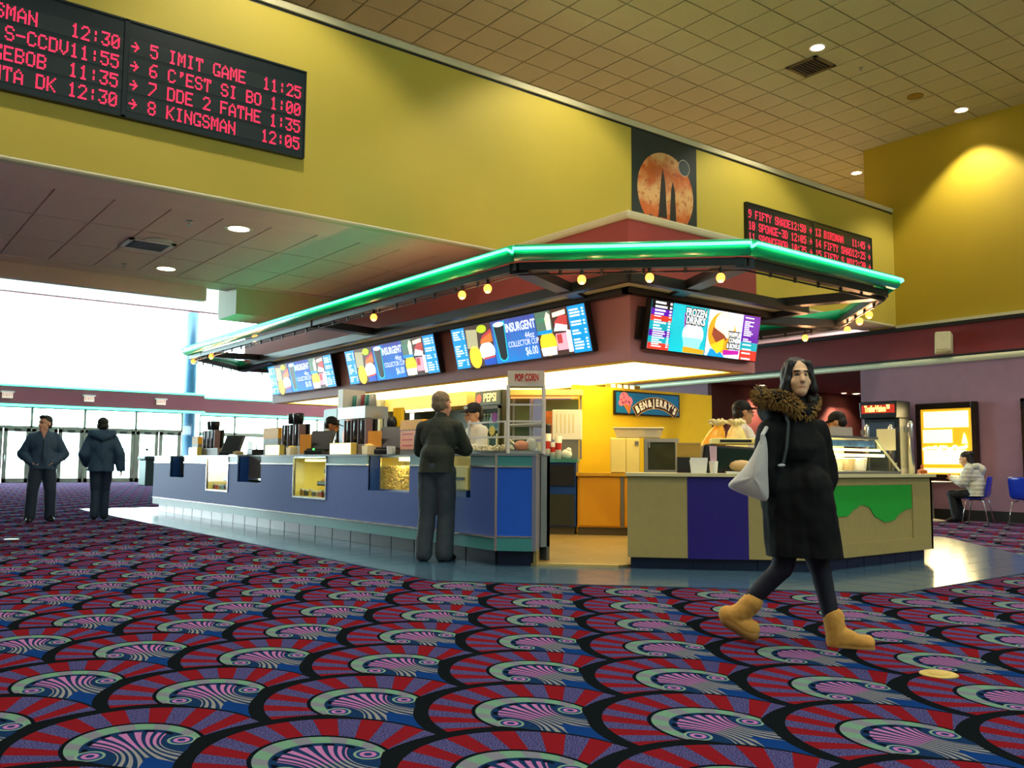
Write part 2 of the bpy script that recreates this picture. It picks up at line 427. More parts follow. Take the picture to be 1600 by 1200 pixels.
struct('trim_5', MB().box(UW-.03, -8, 3.2, UW+.05, 20, 3.245), m_blk, 'black strip painted as recess shadow below the maroon band')  # shade of the recessed band, put in as a black strip
struct('trim_6', MB().box(UW-.03, -8, 3.83, UW+.05, VF+.05, 3.9).box(UW-.03, VF+.05, 3.83, UW+.05, 20, 3.9), m_blk, 'black strip painted as recess shadow above the maroon band')  # solid black stands in for shade at the top of the recess
struct('trim_7', MB().box(UW-.02, -8, 3.9, UW+.02, VF, 3.96), m_cream, 'cream edge at the foot of the ochre wall')
struct('baseboard_right', MB().box(UW-.02, -8, 0, UW, 10.47, .2), m_blk, 'black baseboard along the mauve wall')
# corridor
struct('wall_corridor', MB().box(UW+.15, 14.66, 0, 32, 14.85, 3.2).box(31.8, 9.4, 0, 32, 14.66, 3.2).box(UW+.15, 10.3, 0, 32, 10.46, 3.15), m_dpur, 'dark maroon wall along the side corridor')
struct('ceiling.004', MB().box(UW+.1, 10.3, 3.12, 32, 14.66, 3.2), mat('corridor_plaster', (150, 118, 118), .85), 'low plaster ceiling of the side corridor')

# --- entrance front
VD = 45.0
mull = [-5.94, -3.74, -1.54, .66, 2.86, 5.06, 7.26, 9.474, 11.753, 13.94]
ent = struct('wall_entrance', MB().box(-8, VD-.2, 3.52, 14.95, VD+.15, 4.3).box(14.95, VD+.3, 3.48, 26, VD+.6, 4.22).box(-8, VD-.05, 8.55, 26, VD+.2, 8.8), mat('entrance_maroon', (120, 52, 66), .6, noise=.04), 'maroon header band above the entrance doors')
nb = struct('trim_8', MB().box(-8, VD-.24, 4.3, 14.95, VD-.1, 4.42).box(14.95, VD+.26, 4.2, 26, VD+.4, 4.32), mat('teal_valance', (110, 210, 195), .4, emit=.5), 'teal neon valance along the top of the entrance header')
obj('neon_tube', MB().tube([(-8, VD-.27, 4.36), (14.95, VD-.27, 4.36)], .03, 8).tube([(14.95, VD+.22, 4.26), (26, VD+.22, 4.26)], .03, 8), m_neon, nb)
nb = struct('trim_9', MB().box(-8, VD-.24, 3.4, 14.95, VD-.1, 3.52).box(14.95, VD+.26, 3.36, 26, VD+.4, 3.48), mat('teal_valance'), 'teal neon valance along the bottom of the entrance header')
obj('neon_tube', MB().tube([(-8, VD-.27, 3.46), (14.95, VD-.27, 3.46)], .03, 8).tube([(14.95, VD+.22, 3.42), (26, VD+.22, 3.42)], .03, 8), m_neon, nb)
wi = 1
def glazing(u0, u1, z0, z1, v, label, fr=.1):
    global wi
    w_ = struct('window_%d' % wi, MB().box(u0, v-.04, z0, u0+fr/2, v+.04, z1).box(u1-fr/2, v-.04, z0, u1, v+.04, z1).box(u0, v-.04, z0, u1, v+.04, z0+fr).box(u0, v-.04, z1-fr, u1, v+.04, z1), m_frame, label); wi += 1
    obj('pane', MB().box(u0+fr/2, v-.006, z0+fr, u1-fr/2, v+.006, z1-fr), m_win, w_)
for k, (a, b) in enumerate(zip(mull[:-1], mull[1:])):
    glazing(a, b, 2.45, 3.45, VD, 'clear transom pane over a pair of entrance doors')
glazing(-8, mull[0], 0, 3.45, VD, 'tall sidelight glazing beside the entrance doors')
glazing(13.94, 14.95, 0, 3.45, VD, 'narrow sidelight between the last door and the blue column', .05)
for a, b in ((14.95, 16.77), (16.77, 19.1), (19.1, 21.4), (21.4, 23.7), (23.7, 26)):
    glazing(a, b, 0, 2.4, VD+.45, 'lower entrance glazing beyond the blue column'); glazing(a, b, 2.4, 3.4, VD+.45, 'upper entrance glazing beyond the blue column')
m_wmul = mat('white_mullion', (238, 240, 238), .5, noise=0)
for k in range(8):
    a, b = -8+k*4.25, -8+(k+1)*4.25
    w_ = struct('window_%d' % wi, MB().box(a, VD+.1, 4.3, a+.02, VD+.16, 8.55).box(b-.02, VD+.1, 4.3, b, VD+.16, 8.55), m_wmul, 'tall clear upper window of the entrance atrium'); wi += 1
    obj('pane', MB().box(a+.02, VD+.12, 4.3, b-.02, VD+.132, 8.55), m_win, w_)
for k in range(6):  # unseen windows, added so daylight reaches the upper lobby
    a = -6.5+k*23/6; b = a+23/6
    w_ = struct('window_%d' % wi, MB().box(a, -8.15, 6.0, a+.04, -8.05, 6.6).box(b-.04, -8.15, 6.0, b, -8.05, 6.6).box(a, -8.15, 6.0, b, -8.05, 6.06).box(a, -8.15, 6.54, b, -8.05, 6.6), m_frame, 'added high window behind the viewer, bringing daylight to the upper lobby'); wi += 1
    obj('pane', MB().box(a+.04, -8.105, 6.06, b-.04, -8.095, 6.54), m_win, w_)
di = 1
for a, b in zip(mull[4:-1], mull[5:]):
    mid = (a+b)/2
    for s, (x0, x1) in enumerate(((a+.03, mid-.015), (mid+.015, b-.03))):
        d = struct('door_%d' % di, MB().box(x0, VD-.05, 0, x0+.17, VD+.05, 2.45).box(x1-.17, VD-.05, 0, x1, VD+.05, 2.45).box(x0, VD-.05, 0, x1, VD+.05, .2).box(x0, VD-.05, 2.28, x1, VD+.05, 2.45), m_frame, 'grey metal framed glass entrance door', bevel=.01); di += 1
        obj('pane', MB().box(x0+.17, VD-.006, .2, x1-.17, VD+.006, 2.28), m_win, d)
        obj('push_bar', MB().box(x0+.1, VD-.12, 1.0, x1-.1, VD-.06, 1.05), m_alu, d)
        hx = x1-.07 if s == 0 else x0+.07
        obj('handle', MB().tube([(hx, VD-.06, .95), (hx, VD-.14, .97), (hx, VD-.14, 1.23), (hx, VD-.06, 1.25)], .014, 6), m_alu, d)
        obj('closer', MB().box((x0+x1)/2-.15, VD-.12, 2.33, (x0+x1)/2+.15, VD-.05, 2.4), m_dark, d)
        if (di % 4) == 2 or (di % 4) == 1 and di > 8: obj('notice', MB().box((x0+x1)/2-.07, VD-.02, 1.5, (x0+x1)/2+.07, VD-.015, 1.62), m_dark, d)
    struct('trim_%d' % (20+di), MB().box(a-.03, VD-.07, 0, a+.03, VD+.07, 2.45).box(a, VD-.06, 2.43, b, VD+.06, 2.47), m_frame, 'grey door post and head rail between entrance doors')
c_ = struct('wall_column', MB().lathe([(.34, 0), (.34, 8.6)], 20, T(14.5, 45.75, 0)), mat('blue_column', (30, 78, 112), .35, noise=.03), 'round blue steel column in front of the windows', smooth=True)
def exit_sign(u, lab):
    t = thing('exit_sign', lab, 'exit sign', FV(u, VD-.3, 3.9), 'exit signs above the entrance doors')
    obj('canopy', MB().box(-.26, .1, -.1, .26, .16, .12), m_wht, t)
    obj('face', MB().box(-.21, -.15, -.04, .21, .1, .04), mat('exit_face', (240, 225, 205), .4, emit=.5), t)
    obj('lettering', text_mb('EXIT', .2, depth=.004), mat('exit_red', (205, 110, 90), .5, emit=.3), t, M=T(0, -.02, .045))
for u, q in ((6.2, 'furthest from the blue column'), (9.55, 'between the other two'), (12.8, 'nearest the blue column')): exit_sign(u, 'white box exit sign on the maroon header, '+q)

# --- portals: the windows admit the sky
p = lamp('window_portal', 'AREA', (5, -8.3, 6.3), 1, target=(5, 0, 6.3), shape='RECTANGLE', size=23, size_y=.6); p.data.cycles.is_portal = True  # portal of the added windows behind the viewer
for (u0, u1, z0, z1, v) in ((-8, 26, 4.35, 8.5, VD+.3), (-8, 26, 0.1, 3.4, VD+.7)):
    p = lamp('window_portal', 'AREA', ((u0+u1)/2, v, (z0+z1)/2), 1, target=((u0+u1)/2, 0, (z0+z1)/2), shape='RECTANGLE', size=u1-u0, size_y=z1-z0)
    p.data.cycles.is_portal = True

# --- downlights
m_glowring = mat('white_trim_ring', (225, 215, 190), .4, noise=0)
def downlight(u, v, z, energy, lab, cone=95, r=.11, grp=None, color=(1, .89, .7), blend=.35):
    t = thing('downlight', lab, 'ceiling light', (u, v, z), grp)
    obj('trim_ring', MB().lathe([(r*.8, -.004), (r*1.3, -.012), (r*1.35, 0), (r*.8, .0)], 20), m_glowring, t)
    obj('lens', MB().lathe([(r, -.008), (r*.6, -.014), (.01, -.016)], 20), m_lit, t)
    if energy:
        l = lamp('bulb_light', 'SPOT', (0, 0, -.05), energy, color, spot_size=math.radians(cone), spot_blend=blend, shadow_soft_size=r)
        l.parent = t
    return t
EUP = 470
up_l = [(12.53, 8.08, 'round downlight beside the square ceiling vent'), (16.96, 7.85, 'round downlight against the ochre wall'), (18.78, 11.16, 'round downlight glowing in the ceiling recess'),
        (8.8, 12.42, 'round downlight just peeping over the cream ledge'), (12.525, 12.4, 'round downlight just peeping over the cream ledge'), (16.9, 12.4, 'round downlight just peeping over the cream ledge')]
for u, v, lab in up_l:
    downlight(u, v, ZC, EUP*(.8 if v > 9 else 1.0), lab, grp='downlights behind the ledge' if 'peep' in lab else None, cone=110 if u != 16.96 else 96)
for u in (-4.8, -.6, 3.67, 8.1):
    downlight(u, 8.08, ZC, EUP, 'round downlight in the high ceiling outside the picture', grp='high ceiling downlights', cone=110)
for v in (3.7, -.7, -5):
    for u in (-4.8, -.6, 3.67, 8.1, 12.53, 16.9):
        downlight(u, v, ZC, EUP, 'round downlight in the high ceiling outside the picture', grp='high ceiling downlights', cone=110)
downlight(3.96, 10.83, 3.965, 200, 'round downlight close to the yellow wall in the low ceiling', cone=120, r=.13)
downlight(3.95, 13.83, 3.965, 200, 'round downlight near the far edge of the low ceiling', cone=120, r=.13)
downlight(14.2, 11.5, 3.965, 160, 'round downlight in the low ceiling past the stand', cone=120, r=.13)
for u in (19.25, 23.05, 26.8):
    downlight(u, 14.28, 3.12, 320, 'corridor downlight washing the maroon wall', cone=100, r=.07, grp='corridor wall washers', color=(1, .72, .5), blend=.6)
_p = at(1338, 615, 2, 3.12); downlight(_p.x, _p.y, 3.12, 60, 'corridor ceiling light near the mauve wall corner', cone=120, r=.1, color=(1, .7, .45))
# vents, speakers
def vent(u, v, z, lab, s=.3, m=m_dark, fm=m_wht):
    t = thing('ceiling_vent', lab, 'vent', (u, v, z))
    obj('frame', MB().box(-s, -s, -.02, s, -s+.06, 0).box(-s, s-.06, -.02, s, s, 0).box(-s, -s, -.02, -s+.06, s, 0).box(s-.06, -s, -.02, s, s, 0), fm, t)
    obj('cavity', MB().box(-s+.06, -s+.06, -.004, s-.06, s-.06, 0), m_blk, t)
    sl = MB().box(-s+.06, -.004, -.022, s-.06, .03, -.012).mesh('slat')
    for k in range(7): obj('slat', sl, m, t, M=T(0, -s+.1+k*(2*s-.2)/6.5, 0))
vent(13.04, 8.55, ZC-.005, 'dark square louvred vent in the high tiled ceiling', .3, m_dark, m_grid)
vent(3.29, 12.45, 3.96, 'white framed louvred vent in the low ceiling')
def grille(u, v, z, lab, m, r=.14):
    t = thing('ceiling_speaker', lab, 'speaker', (u, v, z))
    obj('rim', MB().lathe([(r, 0), (r*1.05, -.012), (r*.95, -.018), (r*.93, 0)], 24), m, t); obj('grille', MB().lathe([(r*.93, -.004), (r*.5, -.012), (.01, -.014)], 24), m, t)
_p = at(1430, 150, 2, ZC); grille(_p.x, _p.y, ZC, 'mustard round speaker grille in the high ceiling', mat('mustard_grille', (150, 122, 30), .6))
_p = at(248, 376, 2, 3.965); grille(_p.x, _p.y, 3.965, 'white round speaker grille beside the low ceiling vent', m_wht, .17)
for q, z in (((1345, 106), ZC), ((296, 345), 3.965), ((195, 412), 3.965)):
    _p = at(*q, 2, z); t = thing('sprinkler_head', 'small sprinkler head in the %s ceiling' % ('high' if z > 5 else 'low'), 'sprinkler', (_p.x, _p.y, z), 'sprinkler heads')
    obj('escutcheon', MB().lathe([(.04, 0), (.045, -.01), (.02, -.015)], 12), m_alu, t); obj('deflector', MB().lathe([(.008, -.01), (.008, -.05), (.03, -.052), (.03, -.056)], 10), m_alu, t)
# wall speaker
_p = at(1474, 536, 0, UW-.15)
t = thing('wall_speaker', 'cream loudspeaker bracketed to the maroon band', 'speaker', T(_p.x, _p.y, _p.z) @ RZ(.35) @ RY(.25))
obj('cabinet', MB().prism([(-.12, -.14), (.1, -.17), (.1, .17), (-.12, .14)], -.21, .21), m_cream, t, bevel=.03)
obj('grille', MB().box(-.135, -.12, -.18, -.12, .12, .18), mat('speaker_grille', (190, 186, 150), .7, bump=.3, bscale=300), t)
obj('bracket', MB().box(.1, -.03, -.03, .22, .03, .03), m_dark, t)
# floor covers
for q, lab in (((1467, 1054), 'round brass outlet cover set in the carpet'), ((18, 843), 'pale outlet cover set in the carpet near the walking men')):
    _p = at(*q, 2, 0); t = thing('floor_outlet_cover', lab, 'floor outlet', (_p.x, _p.y, 0))
    mm = mat('dull_brass', (176, 158, 84), .45, metal=.4) if q[0] > 100 else m_wht
    obj('plate', MB().lathe([(.09, 0), (.09, .004), (.08, .008), (.02, .009)], 28), mm, t); obj('lid', MB().lathe([(.05, .008), (.048, .011), (.01, .012)], 20), mm, t)

# ================================================================ showtime boards
FONT = {'0': '3E5149453E', '1': '00427F4000', '2': '4261514946', '3': '2141494D33', '4': '1814127F10', '5': '2745454539', '6': '3C4A494931', '7': '4121110907', '8': '3649494936', '9': '464949291E', ':': '0000360000',
 'A': '7C1211127C', 'B': '7F49494936', 'C': '3E41414122', 'D': '7F4141413E', 'E': '7F49494941', 'F': '7F09090901', 'G': '3E41415173', 'H': '7F0808087F', 'I': '00417F4100', 'K': '7F08142241', 'M': '7F021C027F', 'N': '7F0408107F',
 'O': '3E4141413E', 'P': '7F09090906', 'R': '7F09192946', 'S': '2649494932', 'T': '03017F0103', 'V': '1F2040201F', 'Y': '0304780403', '-': '0808080808', "'": '0000070300', '>': '08082A1C08'}
m_led = mat('red_led', (255, 40, 80), emit=3.2, erg=(255, 22, 60), noise=0)
m_board = mat('led_board', (22, 34, 38), .35, noise=.05)
m_row = mat('led_row_window', (40, 50, 52), .3, noise=.05)
def led_row(s, x0, dx, dy, yc):
    mb = MB(); r = dx*.46
    for i, ch in enumerate(s):
        if ch == ' ': continue
        h = FONT[ch]
        for c in range(5):
            b = int(h[2*c:2*c+2], 16)
            for q in range(7):
                if b >> q & 1:
                    x = x0+(i*6+c+.5)*dx; y = yc+(3-q)*dy
                    mb.add([(x-r, y-r*1.1, .004), (x+r, y-r*1.1, .004), (x+r, y+r*1.1, .004), (x-r, y+r*1.1, .004)], [(0, 1, 2, 3)])
    return mb
def showboard(u_right, zc, label, blocks, rows_z, h=1.06, bw=2.02):
    n = len(blocks); W = bw*n
    t = thing('showtime_board', label, 'LED sign', FV(u_right-W, VF-.06, zc))
    obj('housing', MB().box(0, -h/2, -.06, W, h/2, 0), m_board, t)
    for k in range(n):
        x0 = k*bw
        obj('frame', MB().box(x0, -h/2, 0, x0+.02, h/2, .012).box(x0+bw-.02, -h/2, 0, x0+bw, h/2, .012).box(x0, h/2-.02, 0, x0+bw, h/2, .012).box(x0, -h/2, 0, x0+bw, -h/2+.02, .012), m_board, t)
        for r, s in enumerate(blocks[k]):
            w_ = obj('display_row', MB().box(x0+.03, rows_z[r]-.085, 0, x0+bw-.03, rows_z[r]+.085, .003), m_row, t)
            if s.strip(): tag(obj('lettering', led_row(s, x0+.05, .016, .0215, rows_z[r]), m_led, w_), 'red LED dot lettering', kind='stuff')
RZS = [.25, .04, -.165, -.37]
showboard(4.25, 5.124, 'long red LED showtime board listing IMIT GAME and KINGSMAN', [['       GSMAN   12:30', '         S-CCDV11:55', '        GEBOB  11:35', '        NTA DK 12:30'], ['> 5 IMIT GAME  11:25', "> 6 C'EST SI BO 1:00", '> 7 DDE 2 FATHE 1:35', '> 8 KINGSMAN   12:05']], RZS)
showboard(16.59, 5.124, 'red LED showtime board listing FIFTY SHADE and BIRDMAN', [['9 FIFTY SHADE12:50 >', '10 SPONGE-3D 12:05 >', '11 SPONGEBOB 10:35 >', ''], ['13 BIRDMAN   11:45 >', '14 FIFTY SHAD12:25 >', '15 FIFTY S MO12:20 >', '']], [.33, .12, -.085, -.29])

# space poster (generic)
t = thing('wall_poster', 'dark space poster with an orange planet on the yellow wall', 'poster', FV(9.76, VF-.012, 5.6))
PW, PH = 1.53, 1.46
def pm(): 
    m = bpy.data.materials.new('poster_print'); m.use_nodes = True; nt = m.node_tree; X_.nt = nt; b = nt.nodes['Principled BSDF']; b.inputs['Roughness'].default_value = .5
    tc = nt.nodes.new('ShaderNodeTexCoord'); sp = nt.nodes.new('ShaderNodeSeparateXYZ'); nt.links.new(tc.outputs['Object'], sp.inputs[0])
    x, y = X_(sp.outputs[0]), X_(sp.outputs[1])
    ns = nt.nodes.new('ShaderNodeTexNoise'); ns.inputs['Scale'].default_value = 3.5; ns.inputs['Detail'].default_value = 6; nt.links.new(tc.outputs['Object'], ns.inputs['Vector']); n = X_(ns.outputs['Fac'])
    ns2 = nt.nodes.new('ShaderNodeTexNoise'); ns2.inputs['Scale'].default_value = 9; ns2.inputs['Detail'].default_value = 6; nt.links.new(tc.outputs['Object'], ns2.inputs['Vector']); n2 = X_(ns2.outputs['Fac'])
    col = mixc(n, (18, 32, 30), (34, 52, 52))
    dx, dy = x-.78, y+.18; r = sqrt_(dx*dx+dy*dy)
    bands = sin_(y*9.0+n*7.0)*.5+.5
    pl = mixc(bands, (196, 96, 28), (222, 176, 112)); pl = mixc(X_.op('MULTIPLY', n2 > .6, .6), pl, (170, 70, 20))
    col = mixc(r < .66, col, pl)
    mx2, my2 = x-1.22, y-.33; rm = sqrt_(mx2*mx2+my2*my2)
    col = mixc(rm < .14, col, (190, 180, 160)); col = mixc(rm < .13, col, (52, 70, 72))
    col = mixc((y+.62) < (n2-.5)*.5, col, (40, 54, 46))
    nt.links.new(col, b.inputs['Base Color']); return m
obj('sheet', MB().box(0, -PH/2, -.008, PW, PH/2, 0), pm(), t)
sp_ = mat('poster_spire', (30, 32, 28), .5)
obj('printed_spire', flat([(.6, -.6), (.8, -.6), (.76, .0), (.7, .22), (.66, .0)], .002), sp_, t)
obj('printed_spire', flat([(.86, -.62), (1.02, -.62), (.99, -.1), (.94, .04), (.9, -.1)], .002), sp_, t)

# ================================================================ kiosk canopy
ZR = 3.2
RING = [(5.45, 17.76), (5.45, 7.1), (7.15, 5.38), (9.91, 5.38), (11.55, 7.05), (11.55, 17.76), (9.9, 19.4), (7.1, 19.4)]
t = thing('canopy_ring', 'octagonal steel canopy frame with a green neon rim around the stand', 'canopy', (0, 0, 0))
def inset(poly, d):
    out = []; n = len(poly); cx = sum(p[0] for p in poly)/n; cy = sum(p[1] for p in poly)/n
    for i in range(n):
        a, b, c = [Vector(poly[(i+k) % n]) for k in (-1, 0, 1)]
        d1 = (b-a).normalized(); d2 = (c-b).normalized(); n1 = Vector((-d1.y, d1.x)); n2 = Vector((-d2.y, d2.x))
        bis = (n1+n2).normalized(); out.append(b+bis*d/max(.3, bis.dot(n1)))
    return [(p.x, p.y) for p in out]
def cc(poly):
    a = sum(poly[i-1][0]*poly[i][1]-poly[i][0]*poly[i-1][1] for i in range(len(poly))); return poly if a > 0 else poly[::-1]
RG = cc(RING); n = len(RG)
IN = inset(RG, .06); IN2 = inset(RG, .16)
for i in range(n):
    j = (i+1) % n; a, b = Vector((*IN[i], 0)), Vector((*IN[j], 0)); d = (b-a).normalized()
    obj('beam', MB().beam((*IN2[i], ZR-.13), (*IN2[j], ZR-.13), .1, .08), m_dark, t)
    ch = MB(); k0 = 14; ov = .035
    pts = [(a-d*ov*0)+Vector((0, 0, ZR)), b+Vector((0, 0, ZR))]
    ch.tube(pts, .085, 16)
    c_ = obj('neon_channel', ch, m_neonpan, t, smooth=True)
    oa, ob = Vector((*RG[i], ZR)), Vector((*RG[j], ZR)); L = (ob-oa).length
    nn = max(1, round(L/2.7))
    for k in range(nn):
        s0 = oa+(ob-oa)*((k+.008)/nn); s1 = oa+(ob-oa)*((k+.992)/nn)
        out = Vector((d.y, -d.x, 0))*.045; up_ = Vector((0, 0, .02))
        obj('neon_tube', MB().tube([s0-out*.6, s0+out+up_, s1+out+up_, s1-out*.6], .0145, 8), m_neon, c_)
    rail = obj('cable_rail', MB().tube([(*IN2[i], ZR-.21), (*IN2[j], ZR-.21)], .01, 6), m_dark, t)
    for k in range(1, int(L/.45)):
        p = Vector((*IN2[i], 0)).lerp(Vector((*IN2[j], 0)), k*.45/L)
        obj('clip', MB().box(p.x-.012, p.y-.012, ZR-.225, p.x+.012, p.y+.012, ZR-.17), m_dark, rail)
# inner frame and struts
INB = [(6.95, 17.9), (6.95, 6.91), (9.4, 6.91), (10.3, 6.91), (10.3, 17.9)]
for a, b in zip(INB[:-1], INB[1:]): obj('inner_beam', MB().beam((*a, 3.12), (*b, 3.12), .1, .12), m_dark, t)
for a, b in (((7.5, 17.9), (7.5, 7.4)), ((7.44, 7.45), (10.3, 7.45))): obj('inner_beam', MB().beam((*a, 3.107), (*b, 3.107), .12, .07), m_dark, t)
def strut(a, b, bend=.0):
    a, b = Vector((*a, ZR-.14)), Vector((*b, 3.17))
    obj('strut', MB().beam(a, b, .2, .11), m_dark, t)
strut((5.6, 7.17), (7.5, 8.3)); strut((7.2, 5.52), (8.3, 7.45)); strut((5.6, 12.0), (7.05, 12.9)); strut((5.6, 16.9), (7.05, 17.6)); strut((9.8, 5.55), (9.9, 7.0)); strut((11.4, 7.2), (10.3, 8.2)); strut((11.4, 12), (10.3, 12.9)); strut((7.2, 19.2), (7.4, 17.9))
for (u, v, z1) in ((7.1, 12, 3.5), (7.1, 16, 3.5)):
    obj('hanger_rod', MB().cyl((u, v, 3.1), (u, v, z1), .012, 6), m_dark, t)
# string bulbs
m_bulb = mat('warm_bulb', (255, 170, 90), emit=7, erg=(255, 120, 38), noise=0)
def bulb(x, y, plane, where):
    d = ray(x, y); o = Vector((0, 0, CAMH))
    if plane[0] == 'u': p = at(x, y, 0, plane[1])
    elif plane[0] == 's': p = o+d*((plane[1])/(d.x+d.y))
    else: p = o+d*((plane[1])/(d.x-d.y))
    tt = thing('pendant_bulb', 'small warm globe bulb hung '+where, 'bulb', tuple(p), 'bulbs hung around the canopy')
    obj('globe', MB().ell((0, 0, 0), (.045, .045, .05)), m_bulb, tt, smooth=True); obj('socket', MB().lathe([(.02, .04), (.02, .09), (.012, .1)], 8), m_blk, tt)
    top = min(ZR-.24, 2.99+.2); obj('cord', MB().cyl((0, 0, .09), (0, 0, max(.12, ZR-.22-p.z)), .005, 5), m_blk, tt)
    l = lamp('bulb_light', 'POINT', (0, 0, -.08), 14, (1, .5, .22), shadow_soft_size=.05); l.parent = tt
for q in ((722, 461), (762, 451), (584, 496), (330, 557), (302, 565), (398, 525)): bulb(*q, ('u', 5.6), 'under the long counter side of the canopy')
for q in ((909, 437), (1015, 434), (1126, 434)): bulb(*q, ('s', 12.72), 'across the angled corner of the canopy')
for q in ((1324, 515), (1343, 502), (1358, 492)): bulb(*q, ('d', 4.4), 'under the far angled arm of the canopy')
bulb(1258, 528, ('u', 11.35), 'alone under the rear canopy beam')

# ================================================================ bulkhead and menu soffit
m_red = mat('brick_red_paint', (150, 66, 58), .7, noise=.05, nscale=3)
m_soff = mat('plum_laminate', (172, 130, 142), .6, noise=.04, nscale=3)
bk = struct('wall_bulkhead', MB().box(7.02, 6.98, 3.16, 9.33, 18.6, 3.8), m_red, 'brick red bulkhead box above the menu soffit')
struct('trim_10', MB().box(6.99, 6.95, 3.8, 9.36, 9.62, 3.9), m_cream, 'rounded cream cap along the top of the red bulkhead', bevel=.03)
obj('underside', MB().box(7.04, 7.0, 3.145, 10.3, 18.58, 3.16), m_cream, bk)
sf = thing('menu_soffit', 'plum soffit box carrying the lit menu boards', 'soffit', (0, 0, 0))
obj('front_face', MB().box(7.69, 7.62, 2.3, 7.75, 18.62, 3.14), m_soff, sf); obj('side_face', MB().box(7.75, 7.62, 2.3, 10.12, 7.68, 3.14), m_soff, sf)
obj('end_face', MB().box(7.75, 18.56, 2.3, 10.12, 18.62, 3.14), m_soff, sf); obj('rear_face', MB().box(10.06, 7.68, 2.3, 10.12, 18.56, 3.14), m_soff, sf)
m_lumi = mat('luminous_panel', (255, 240, 190), emit=5.5, erg=(255, 226, 150), noise=0)
for k in range(9):
    for s, (a, b) in enumerate(((7.95, 8.9), (8.94, 9.86))):
        obj('light_panel', MB().box(a, 7.82+k*1.18, 2.32, b, 7.82+k*1.18+1.14, 2.335), m_lumi, sf)
m_tframe = mat('soffit_frame', (226, 196, 96), .5, noise=.02)
obj('soffit_frame', MB().box(7.75, 7.68, 2.305, 7.95, 18.56, 2.34).box(9.86, 7.68, 2.305, 10.06, 18.56, 2.34).box(7.95, 7.68, 2.305, 9.86, 7.82, 2.34).box(7.95, 18.44, 2.305, 9.86, 18.56, 2.34), m_tframe, sf)
obj('soffit_back', MB().box(7.75, 7.68, 2.336, 10.06, 18.56, 2.36), m_wht, sf)

# ---------------------------------------------------------------- menu boards
def em(name, rgb=(0, 0, 0), e=1.0): return mat(name, rgb, .4, emit=e, noise=0)
S_blue, S_blue2, S_navy, S_wht, S_brn, S_yel, S_org, S_red, S_grn, S_dk = em('scr_cyan', (0, 150, 225), 1.1), em('scr_blue', (20, 80, 200), 1.0), em('scr_navy', (12, 20, 60), .5), em('scr_white', (235, 245, 250), 1.2), em('scr_brown', (80, 50, 40), .6), em('scr_yellow', (250, 215, 40), 1.1), em('scr_orange', (225, 120, 40), 1.0), em('scr_red', (190, 60, 60), 1.0), em('scr_green', (40, 160, 120), 1.0), em('scr_black', (14, 14, 26), .3)
S_lime, S_pink, S_pur, S_turq, S_mag, S_cream = em('scr_lime', (190, 220, 20), 1.1), em('scr_pink', (240, 170, 190), 1.1), em('scr_purple', (90, 10, 170), 1.0), em('scr_turquoise', (0, 195, 215), 1.1), em('scr_magenta', (190, 30, 170), 1.0), em('scr_cream', (255, 240, 215), 1.2)
def insurgent_mat():
    m = bpy.data.materials.new('scr_insurgent'); m.use_nodes = True; nt = m.node_tree; X_.nt = nt; b = nt.nodes['Principled BSDF']
    tc = nt.nodes.new('ShaderNodeTexCoord'); sp = nt.nodes.new('ShaderNodeSeparateXYZ'); nt.links.new(tc.outputs['Object'], sp.inputs[0])
    ns = nt.nodes.new('ShaderNodeTexNoise'); ns.inputs['Scale'].default_value = 3; nt.links.new(tc.outputs['Object'], ns.inputs['Vector'])
    f = X_(sp.outputs[1])*1.3+X_(ns.outputs['Fac'])*.9-.05
    c = mixc(mn(mx_(f, 0.0), 1.0), (0, 130, 225), (70, 60, 150)); nt.links.new(c, b.inputs['Emission Color']); b.inputs['Emission Strength'].default_value = 1.0; nt.links.new(c, b.inputs['Base Color'])
    return m
S_ins = insurgent_mat(); BH = .62
def lines(x0, x1, y0, y1, n_, seed, price=True):
    r = random.Random(seed); mb = MB(); dy = (y1-y0)/n_
    for k in range(n_):
        if r.random() < .12: continue
        y = y1-(k+.5)*dy; l = x0+(x1-x0)*r.uniform(.35, .75); h = dy*.27
        mb.add([(x0, y-h, .006), (l, y-h, .006), (l, y+h, .006), (x0, y+h, .006)], [(0, 1, 2, 3)])
        if price: mb.add([(x1-.04, y-h, .006), (x1, y-h, .006), (x1, y+h, .006), (x1-.04, y+h, .006)], [(0, 1, 2, 3)])
    mb.stuff = True
    return mb
def rect(x0, y0, x1, y1, z=.003): return flat([(x0, y0), (x1, y0), (x1, y1), (x0, y1)], z)
